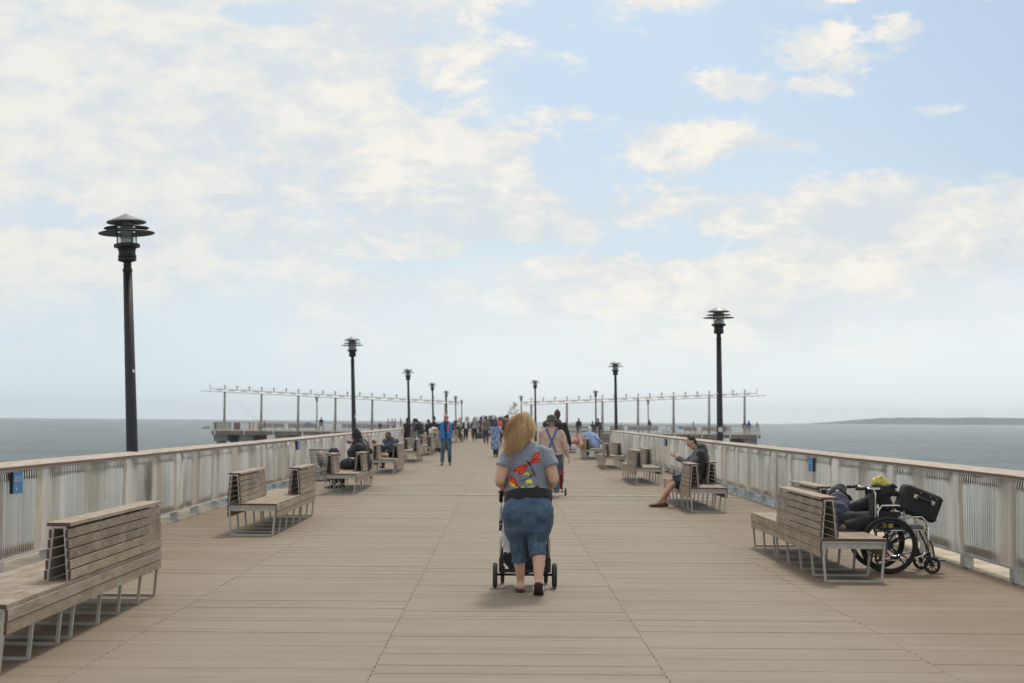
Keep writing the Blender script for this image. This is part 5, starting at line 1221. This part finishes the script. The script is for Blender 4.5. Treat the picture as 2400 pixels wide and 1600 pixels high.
# --- left bench: hooded person
def hooded_x(o, P, J):
    mb = MB(); mb.loft([(J['hip'] + V((0, -.03, .0)), .31, .22), (J['hip'].lerp(J['chest'], .5), .315, .23), (J['chest'] + V((0, -.02, .02)), .28, .20), (J['neck'] + V((0, -.04, .0)), .17, .14)], n=18); blob(mb, 'cloak', cloth('cloak_black', (.012, .012, .013)), o, .018, 3, .014, 9)
person('person in black with a large raised hood sitting on the third left bench', (-3.30, 32.9, 0), pi / 2 + .15, H=1.78, b=1.8, hip=(0, -.06, .55), chest=(0, .03, .93), hd=(0, .08, 1.16), look=(-.2, 1, -.25), feet=((-.1, .62, 0), (.22, .40, 0)), hands=((.02, .17, 1.04), (.50, -.22, .84)),
       shirt=('black_coat', (.012, .012, .013), 'long', .1), pants=('blackp', BLK, 'sit'), hair='black', hstyle='none', hat=('hood', (.011, .011, .012)), sk=(.28, .13, .08), vox=.015, kpole=(0, .7, 1), fold=.014, shoes=(.012, .012, .012), extras=hooded_x)
w = MB(); w.loft([(L(-.16, 0, 0), .12, .08), (L(0, 0, .02), .14, .10), (L(.16, 0, 0), .11, .08)], n=14, side=(0, 0, 1)); tag(blob(w, 'shoulder_bag', mat('black_leather', (.014, .014, .016), .32, 0, .15, 12, .4), None, .013, 2, .014, 12, loc=(-3.42, 32.3, .57)), 'shiny black leather bag on the bench beside the hooded person', 'bag')
w = MB(); w.ball((0, 0, 0), (.13, .12, .15)); tag(blob(w, 'backpack', cloth('navy_black_pack', (.016, .018, .03)), None, .015, 2, .02, 10, loc=(-3.80, 32.2, .80)), 'dark bundled bag on the knees of the hooded person', 'bag')
PU = thing('folded_buggy', 'dark folded baby buggy with curved handle behind the hooded person', 'buggy', (-3.72, 38.2, 0))
mb = MB(); mb.path([(-.35, 0, .86), (-.2, 0, .98), (.02, 0, .96), (.14, 0, .84), (.16, 0, .4)], .018); mb.path([(.02, 0, 1.06), (.12, 0, .94), (.15, 0, .7)], .022); mb.build('handle', m_plb, PU, smooth=True)
mb = MB(); mb.path([(.16, 0, .8), (-.25, .1, .1)], .014); mb.path([(.15, 0, .5), (.2, .1, .1)], .014); mb.build('frame', m_plb, PU)
for x in (-.25, .2): MB().torus((x, .1, .085), .065, .02, 'X', 20, 6).build('wheel', m_rub, PU, smooth=True)
mb = MB(); mb.path([(-.02, .02, 1.12), (.12, .02, 1.11), (.26, .02, 1.13)], .010); mb.path([(.12, .02, 1.2), (.13, .02, .8)], .01); mb.build('pink_bar', mat('pink_plastic', (.5, .2, .2), .5, 0, .1, 9), PU)
person('adult in sunglasses and denim jacket bending over a child on the fourth left bench', (-3.32, 43.2, 0), pi - .15, H=1.72, b=1.1, hip=(0, -.05, .55), chest=(.05, .10, .95), hd=(.08, .28, 1.10), look=(.25, 1, -.75), hd_up=(0, .6, 1), feet=((-.2, .5, .12), (.2, .45, .12)), hands=((.30, .40, .72), (.02, .42, .66)),
       shirt=('denim_jacket', (.055, .085, .115), 'long', .05), pants=('darkj', (.02, .022, .04), 'sit'), hair='black', sk=(.22, .10, .055), vox=.016, kpole=(0, .3, 1), extras=glasses)
person('smiling child in a navy jacket lying back on the fourth left bench', (-3.62, 42.9, 0), pi + .45, H=1.15, b=1.0, hip=(-.22, .0, .86), chest=(.12, .05, 1.12), hd=(.38, .08, 1.36), look=(-.25, 1, .15), hd_up=(.45, 0, 1), feet=((-.5, .5, .80), (-.35, .62, .80)), hands=((-.15, .3, 1.0), (-.05, .32, .95)),
       shirt=('navy_jkt', (.014, .020, .05), 'long', .05), pants=('navyp', (.02, .022, .04), 'sit'), hair='black', hstyle='afro', sk=(.36, .17, .09), vox=.016, kpole=(0, .3, 1), extras=eyes_only)
w = MB(); w.loft([(L(-.12, 0, 0), .06, .09), (L(.12, 0, .01), .07, .09)], n=12, side=(0, 0, 1)); tag(blob(w, 'cushion', cloth('beige_cushion', (.42, .34, .26)), None, .015, 2, .01, 10, loc=(-3.55, 42.2, .52)), 'beige cushion on the bench in front of the child', 'cushion')
# --- light blue shirt man
person('white-haired man in a light blue shirt leaning over on the last right bench', (3.72, 59.5, 0), -.12, H=1.76, b=1.3, hip=(.12, -.02, .56), chest=(-.08, .08, .98), hd=(-.08, .16, 1.20), look=(0, 1, -.4), hd_up=(-.05, .3, 1), feet=((-.2, .35, .0), (.25, .3, .0)), hands=((-.12, .45, .75), (.42, .05, .66)),
       shirt=('light_blue_shirt', (.30, .42, .66), 'long', .05), pants=('blackp', BLK, 'sit'), hair='white', vox=.017, kpole=(0, .5, 1), fold=.014)
for i, (x, y, z, nm, col, lab) in enumerate(((3.18, 59.0, .60, 'white', (.6, .6, .58), 'white plastic bag on the bench left of the man in light blue'), (3.30, 58.4, .54, 'orangebag', (.6, .2, .1), 'orange and red plastic bag slumped in front of the white one'), (3.05, 58.9, .72, 'pinkbag', (.5, .18, .15), 'pinkish bag on the backrest left of the man in light blue'))):
    w = MB(); w.ball((0, 0, 0), (.16, .12, .12)); tag(blob(w, 'plastic_bag', mat('bag_' + nm, col, .45, 0, .2, 15), None, .02, 1, .04, 9, loc=(x, y, z)), lab, 'bag')
for i, (x, lab) in enumerate(((3.72, 'small orange cone, left of the pair beyond the cross railing'), (4.08, 'orange and white cone, right of the pair beyond the cross railing'))):
    t = thing('traffic_cone', lab, 'cone', (x + .4, 79, .25), 0, 'cones beyond the cross railing')
    MB().lathe([(0, 0), (.2, 0), (.19, .03), (.13, .04), (.03, .62), (0, .62)], 16).build('cone_body', mat('cone_orange', (.65, .11, .05), .6, 0, .1, 9), t); MB().lathe([(.092, .26), (.062, .42)], 16).build('white_band', m_strap, t)
MB().box((4.2, 79, .12), (2.6, 1.6, .2)).build('floating_platform', m_white); o = bpy.data.objects['floating_platform']; tag(o, 'pale platform carrying two cones beyond the cross railing', 'platform')
# --- left rail group
person('woman in a black dress with hair up seen from behind at the left railing', (-4.68, 70, 0), .1, H=1.62, b=1.05, female=True, feet=((-.08, 0, 0), (.06, .05, 0)), hands=((-.30, .03, .90), (.30, .03, .90)), shirt=('black_top', BLK, 'none', .25), pants=('black_leggings', (.014, .013, .022), 'long'), hair='brown', hstyle='bun', sk=(.45, .22, .14), vox=.017)
person('man in dark jacket and jeans bending left by the corner of the railing', (-3.86, 68.4, 0), .9, H=1.74, b=1.15, hip=(0, 0, .9), chest=(0, .16, 1.33), hd=(0, .36, 1.47), look=(0, 1, -.7), hd_up=(0, .7, 1), hands=((-.15, .5, 1.1), (.15, .5, 1.1)), shirt=('dark_jkt', (.022, .022, .022), 'long', .05), pants=('jeans', m_jeans, 'long'), hair='black', hat=('cap', (.03, .02, .05)), vox=.019)
person('stooping person in black just right of the man in jeans', (-3.62, 71.5, 0), .5, H=1.7, b=1.15, hip=(0, 0, .9), chest=(0, .12, 1.32), hd=(0, .24, 1.50), look=(.2, 1, -.5), hd_up=(0, .5, 1), shirt=('black_coat2', BLK, 'long', .2), pants=('blackp', BLK, 'long'), hair='brown', sk=(.35, .18, .12))
person('small figure in a slate jacket beyond the corner, left of the bending man', (-4.9, 79, 0), .4, H=1.6, shirt=('slate_jkt', (.07, .08, .12), 'long', .1), pants=('greyp', (.2, .2, .2), 'long'), hair='brown')
person('man in navy sweater standing with folded arms facing the camera', (-3.30, 68.6, 0), pi, H=1.68, hands=((.06, .24, 1.06), (-.06, .27, 1.10)), shirt=('navy_sweater', (.016, .018, .040), 'long', .05), pants=('navy_trousers', (.018, .018, .04), 'long'), hair='black', hat=('cap', (.02, .02, .05)), sk=(.40, .22, .15), vox=.018, extras=eyes_only, poles=((-1, -.4, -.4), (1, -.4, -.4)))
person('person in black with maroon hair reaching left behind the blue vest', (-2.95, 73, 0), pi + .2, H=1.6, hands=((-.2, .2, .9), (.50, .25, 1.0)), shirt=('black_jkt3', BLK, 'long', .1), pants=('blackp', BLK, 'long'), hair='maroon', hstyle='bob', sk=(.45, .25, .18))
w = MB(); w.ball((0, 0, 0), (.16, .14, .13)); w.ball((.18, 0, .03), (.14, .13, .12)); w.ball((.05, .05, .12), (.12, .1, .1)); tag(blob(w, 'plastic_bag', mat('bag_white', (.6, .6, .58), .45, 0, .15, 15), None, .018, 1, .05, 9, loc=(-3.30, 66.8, 1.0)), 'heap of white plastic bags above the far left bench', 'bag')
w = MB(); w.ball((0, 0, 0), (.16, .10, .06)); tag(blob(w, 'plastic_bag', mat('bag_yellow2', (.6, .42, .12), .45, 0, .2, 15), None, .016, 1, .03, 9, loc=(-3.12, 66.6, 1.12)), 'golden yellow bag on top of the white bags', 'bag')
CA = thing('wire_cart', 'white wire shopping cart full of bags behind the far left bench', 'cart', (-3.2, 66.8, 0))
mb = MB()
for k in range(9): mb.box((-.28 + k * .07, 0, .55), (.008, .4, .6))
for k in range(6): mb.box((0, -.2, .27 + k * .11), (.58, .008, .008)); mb.box((0, .2, .27 + k * .11), (.58, .008, .008))
mb.build('cart_basket', m_white, CA)
for x in (-.25, .25): MB().torus((x, 0, .09), .07, .018, 'X', 20, 6).build('wheel', m_rub, CA, smooth=True)
m_pat, nt, b = nmat('floral_tote'); f = tex(nt, 12, 2, dist=2); nt.links.new(mixc(nt, ramp(nt, f, .45, .55), (.55, .50, .42), (.42, .12, .09)), b.inputs['Base Color'])
w = MB(); w.loft([(L(0, 0, 0), .09, .14), (L(0, 0, .3), .10, .15), (L(.02, 0, .52), .05, .12)], n=12, cap='flat'); tag(blob(w, 'tote_bag', m_pat, None, .018, 2, .01, 9, loc=(-3.62, 66.5, .46)), 'tall floral tote bag standing on the far left bench', 'bag')
w = MB(); w.loft([(L(0, 0, .1), .22, .18), (L(0, 0, .45), .24, .2), (L(0, 0, .75), .16, .16)], n=14); SB = thing('red_cart', 'dark red shopping cart bag on wheels left of the blue vest man', 'trolley', (-3.02, 70, 0)); blob(w, 'bag', cloth('maroon_canvas', (.12, .015, .02)), SB, .02, 2, .02, 9); MB().box((.05, -.22, .38), (.22, .12, .2)).build('cream_pouch', cloth('cream_pouch', (.6, .5, .24)), SB, bevel=.03)
for x in (-.2, .2): MB().torus((x, 0, .08), .06, .02, 'X', 16, 6).build('wheel', m_rub, SB, smooth=True)
# --- far figures
def far(label, loc, rz, H=1.68, shirt=(.05, .05, .06), pants=BLK, nm='', sit=False, **k):
    a = dict(H=H, vox=.03, fold=0, shirt=('f%s%d' % (nm, int(shirt[0] * 99 + shirt[2] * 7)), shirt, k.pop('sl', 'long'), .08), pants=('fp%d%d' % (int(pants[0] * 99), int(pants[2] * 99)), pants, 'sit' if sit else 'long'), hair=k.pop('hair', 'black'), shoes=(.02, .02, .02))
    if sit: a.update(hip=(0, -.05, .54), chest=(0, -.02, 1.0), feet=((-.1, .5, 0), (.12, .55, 0)), hands=((-.2, .35, .75), (.2, .35, .75)), kpole=(0, .6, 1))
    a.update(k); return person(label, loc, rz, **a)
TZ = -.1
far('angler seated on the left arm rail bench holding a thin rod', (-30.4, 182, TZ), pi / 2, 1.72, (.05, .055, .06), (.05, .05, .055), 'ang', True)
mb = MB(); mb.path([(0, 0, 0), (-1.5, .1, 1.4), (-3.2, .2, 2.9)], .012, 5); tag(mb.build('fishing_rod', m_dk, loc=(-30.8, 182, .75)), 'thin fishing rod leaning out beside the seated angler', 'fishing rod')
far('man in dark top and grey trousers walking alone on the left arm', (-23.4, 184, TZ), 0.1, 1.76, (.022, .022, .035), (.16, .15, .16), 'wl', feet=((-.3, .05, 0), (.3, -.05, 0)))
for i, (x, sh, pn, lab) in enumerate(((-14.75, (.55, .53, .52), (.12, .12, .15), 'person with black hair in a white top, first of four standing far left'), (-14.35, (.5, .42, .38), (.05, .05, .06), 'person in a pale top, second of four standing far left'), (-13.85, (.35, .30, .25), (.12, .10, .10), 'person in beige, third of four standing far left'), (-13.2, (.16, .06, .09), (.14, .14, .15), 'person in dark plum, rightmost of four standing far left'))):
    far(lab, (x, 184 + (i % 2), TZ), (.3, -.5, 1.2, pi / 2)[i], 1.66, sh, pn, 'q%d' % i, sl='short')
far('person seated on the far bench just left of the four standing people', (-15.7, 182.8, TZ), pi, 1.65, BLK, BLK, 'sx', True)
far('lone person in a dark coat leaning on the cross railing', (6.9, 129, .05), 0, 1.7, (.03, .03, .045), BLK, 'a1', b=1.2)
far('larger of two people leaning on the railing by a lamp post', (7.2, 107.3, 0), 0, 1.72, (.05, .03, .045), BLK, 'a2', b=1.3)
far('shorter of two people leaning on the railing by a lamp post', (6.78, 107.3, 0), 0, 1.5, (.03, .035, .06), BLK, 'a3', b=1.1)
far('person in grey seated facing away on a far right arm bench', (15.2, 182.4, TZ), pi, 1.7, (.22, .22, .20), (.2, .2, .2), 'b1', True)
far('person in plum jacket standing beside the far lamp post', (19.0, 184, TZ), 0, 1.76, (.09, .025, .045), (.30, .30, .29), 'b2')
far('person in pale blue top and beige trousers striding right', (24.5, 183, TZ), -pi / 2, 1.6, (.22, .33, .52), (.45, .42, .34), 'b3', feet=((-.08, .32, 0), (.08, -.32, 0)))
far('seated person in dark at the outer end of the far right bench', (28.4, 182.2, TZ), pi, 1.7, (.06, .07, .10), (.1, .1, .12), 'b4', True)
far('person in brown bending at the end of the right arm', (31.1, 183, TZ), -.3, 1.7, (.12, .07, .06), (.18, .12, .10), 'b5', b=1.2)
far('person in a blue hooded top at the end of the right arm', (31.75, 183.4, TZ), .1, 1.72, (.03, .05, .22), (.4, .4, .4), 'b6', b=1.1, hat=('hood', (.03, .05, .22)))
far('person in a pink top leaning on the end railing of the right arm', (32.55, 182, TZ), -.9, 1.6, (.42, .16, .18), (.12, .12, .15), 'b7', sl='short')
for i, (x, y, rz) in enumerate(((21.5, 184, .2), (22.5, 184, 1.45))):
    t = thing('bicycle', ('bicycle parked side-on on the right arm, left of a canopy post', 'bicycle seen end-on on the right arm beside a canopy post')[i], 'bicycle', (x, y, TZ), rz, 'bicycles parked on the right arm')
    for q in (-.5, .5):
        wl = MB().torus((q, 0, .34), .32, .022, 'Y', 28, 6).build('wheel', m_rub, t, smooth=True)
    mb = MB()
    for a, b_ in (((-.5, 0, .34), (-.15, 0, .8)), ((-.5, 0, .34), (0, 0, .3)), ((0, 0, .3), (-.2, 0, .9)), ((0, 0, .3), (.38, 0, .82)), ((-.15, 0, .8), (.38, 0, .82)), ((.5, 0, .34), (.36, 0, .98))): mb.path([a, b_], .02, 6)
    mb.build('frame', m_dk, t); MB().box((-.2, 0, .93), (.25, .14, .06)).build('saddle', m_plb, t, bevel=.02); MB().tube((.34, -.28, 1.02), (.34, .28, 1.02), .016).build('handlebar', m_dk, t)
for i, (x, z, c_, lab) in enumerate(((-24.9, .98, (.05, .22, .42), 'blue bag on top of the far left arm bench'), (22.9, .78, (.06, .24, .38), 'blue bag hanging on the far right arm railing'))):
    tag(MB().box((0, 0, 0), (.7, .25, .32)).build('blue_bag', cloth('bagblue%d' % i, c_), loc=(x, 182.6, z - .1), bevel=.06), lab, 'bag')
for i, (x, w_, h_, c_, lab) in enumerate(((-31.6, .22, .95, (.55, .07, .04), 'narrow red cloth strip on the left arm railing, left of two'), (-31.15, .16, .95, (.55, .07, .04), 'red cloth strip on the left arm railing, second of the pair'), (-30.55, .28, .9, (.55, .08, .05), 'red orange cloth nearest the seated angler'), (-33.2, .8, .95, (.22, .08, .07), 'wide dark red cloth hung on the left arm railing'), (-34.9, 2.0, .9, (.45, .45, .34), 'long pale yellowish sheet along the left end of the railing'), (-35.9, .3, .95, (.32, .14, .12), 'rust cloth at the outermost corner of the left arm'))):
    tag(MB().box((0, 0, 0), (w_, .05, h_)).build('hanging_cloth', cloth('hang%d' % i, c_, .25), loc=(x, 178.32, .45), bevel=.01), lab, 'cloth', 'cloths hung on the left arm railing')
# crowd near the far end of the pier
CROWD = [(-.95, 118, 1.84, (.03, .03, .04), 'black'), (-.15, 131, 1.86, (.06, .06, .07), 'dark grey'), (.55, 140, 1.80, (.10, .03, .04), 'wine red'), (-.5, 122, 1.75, (.35, .05, .08), 'crimson'), (-1.75, 116, 1.74, (.10, .04, .04), 'rust brown'), (-2.5, 121, 1.62, (.05, .07, .12), 'steel blue'),
         (-3.2, 128, 1.60, (.08, .08, .10), 'charcoal'), (-3.6, 119, 1.68, (.28, .27, .22), 'khaki'), (-.05, 114, 1.72, (.05, .07, .08), 'deep teal'), (.35, 120, 1.80, (.04, .04, .05), 'jet black'), (-1.3, 137, 1.85, (.05, .05, .06), 'ash grey'), (-4.3, 132, 1.7, (.06, .05, .05), 'umber'),
         (-2.1, 134, 1.74, (.22, .10, .12), 'dusty rose'), (.9, 112, 1.66, (.20, .14, .16), 'mauve'), (-3.95, 100.5, 1.62, (.14, .18, .22), 'faded blue'), (-.75, 146, 1.92, (.03, .03, .03), 'ink black'), (.2, 150, 1.9, (.07, .06, .06), 'sooty brown'), (-1.9, 143, 1.78, (.10, .11, .14), 'slate')]
for i, (x, y, h_, c_, nm) in enumerate(CROWD):
    far('far walker in a %s top among the crowd' % nm, (x, y, .04 if y > 110 else 0), (0, pi, .4, pi)[i % 4], h_, c_, (BLK, (.04, .045, .08), (.1, .1, .11))[i % 3], 'c%d' % i, group='crowd near the end of the pier', hair=('black', 'brown', 'black', 'grey')[i % 4])
tag(MB().box((0, 0, 0), (.5, .8, .5)).build('pushchair', cloth('dark_pushchair', (.06, .06, .05)), loc=(-1.75, 108, .35), bevel=.1), 'dark pushchair between the grey tee and the white shirt', 'pushchair')
w = MB(); rr = random.Random(3)
for k in range(16): w.ball((rr.uniform(-.45, .5), rr.uniform(-.3, .3), k * .085 + rr.uniform(-.05, .05)), rr.uniform(.10, .19) * (1 - k * .02))
m_ball = mat('pale_translucent_film', (.70, .70, .70), .3, 0, .06, 6, .1)
BL_ = thing('balloon_bunch', 'pale bunch of white balloon-like shapes above the crowd beside the blonde hair', 'balloons', (.50, 92, 1.35))
blob(w, 'balloons', m_ball, BL_, .03, 1); MB().tube((0, 0, -1.3), (0, 0, .1), .01).build('string', m_dk, BL_)
flush(); do_prints()
HS = [c_ for c_ in HM.children if c_.name.startswith('shirt')][0]; me = HS.data
bvh = BVHTree.FromPolygons([v.co.copy() for v in me.vertices], [tuple(p_.vertices) for p_ in me.polygons])
for q in (-1, 1):
    vs = []; fs = []; ly = -.2
    for i in range(25):
        t_ = i / 24; z = 1.43 - t_ * .50; x = q * (.115 - .21 * t_); wd = .024
        for k in range(4):
            xx = x + (k / 3 - .5) * 2 * wd; hit = bvh.ray_cast(V((xx, -1.5, z)), V((0, 1, 0)))
            if hit[0] is not None: ly = hit[0].y
            vs.append((xx, ly - .005 - (.002 if q > 0 else 0), z))
    for i in range(24):
        for k in range(3): fs.append((i * 4 + k, i * 4 + k + 1, i * 4 + k + 5, i * 4 + k + 4))
    mb = MB(); mb.add(vs, fs); mb.build('suspender', cloth('blue_webbing', (.085, .125, .26), .08), HM, smooth=True)
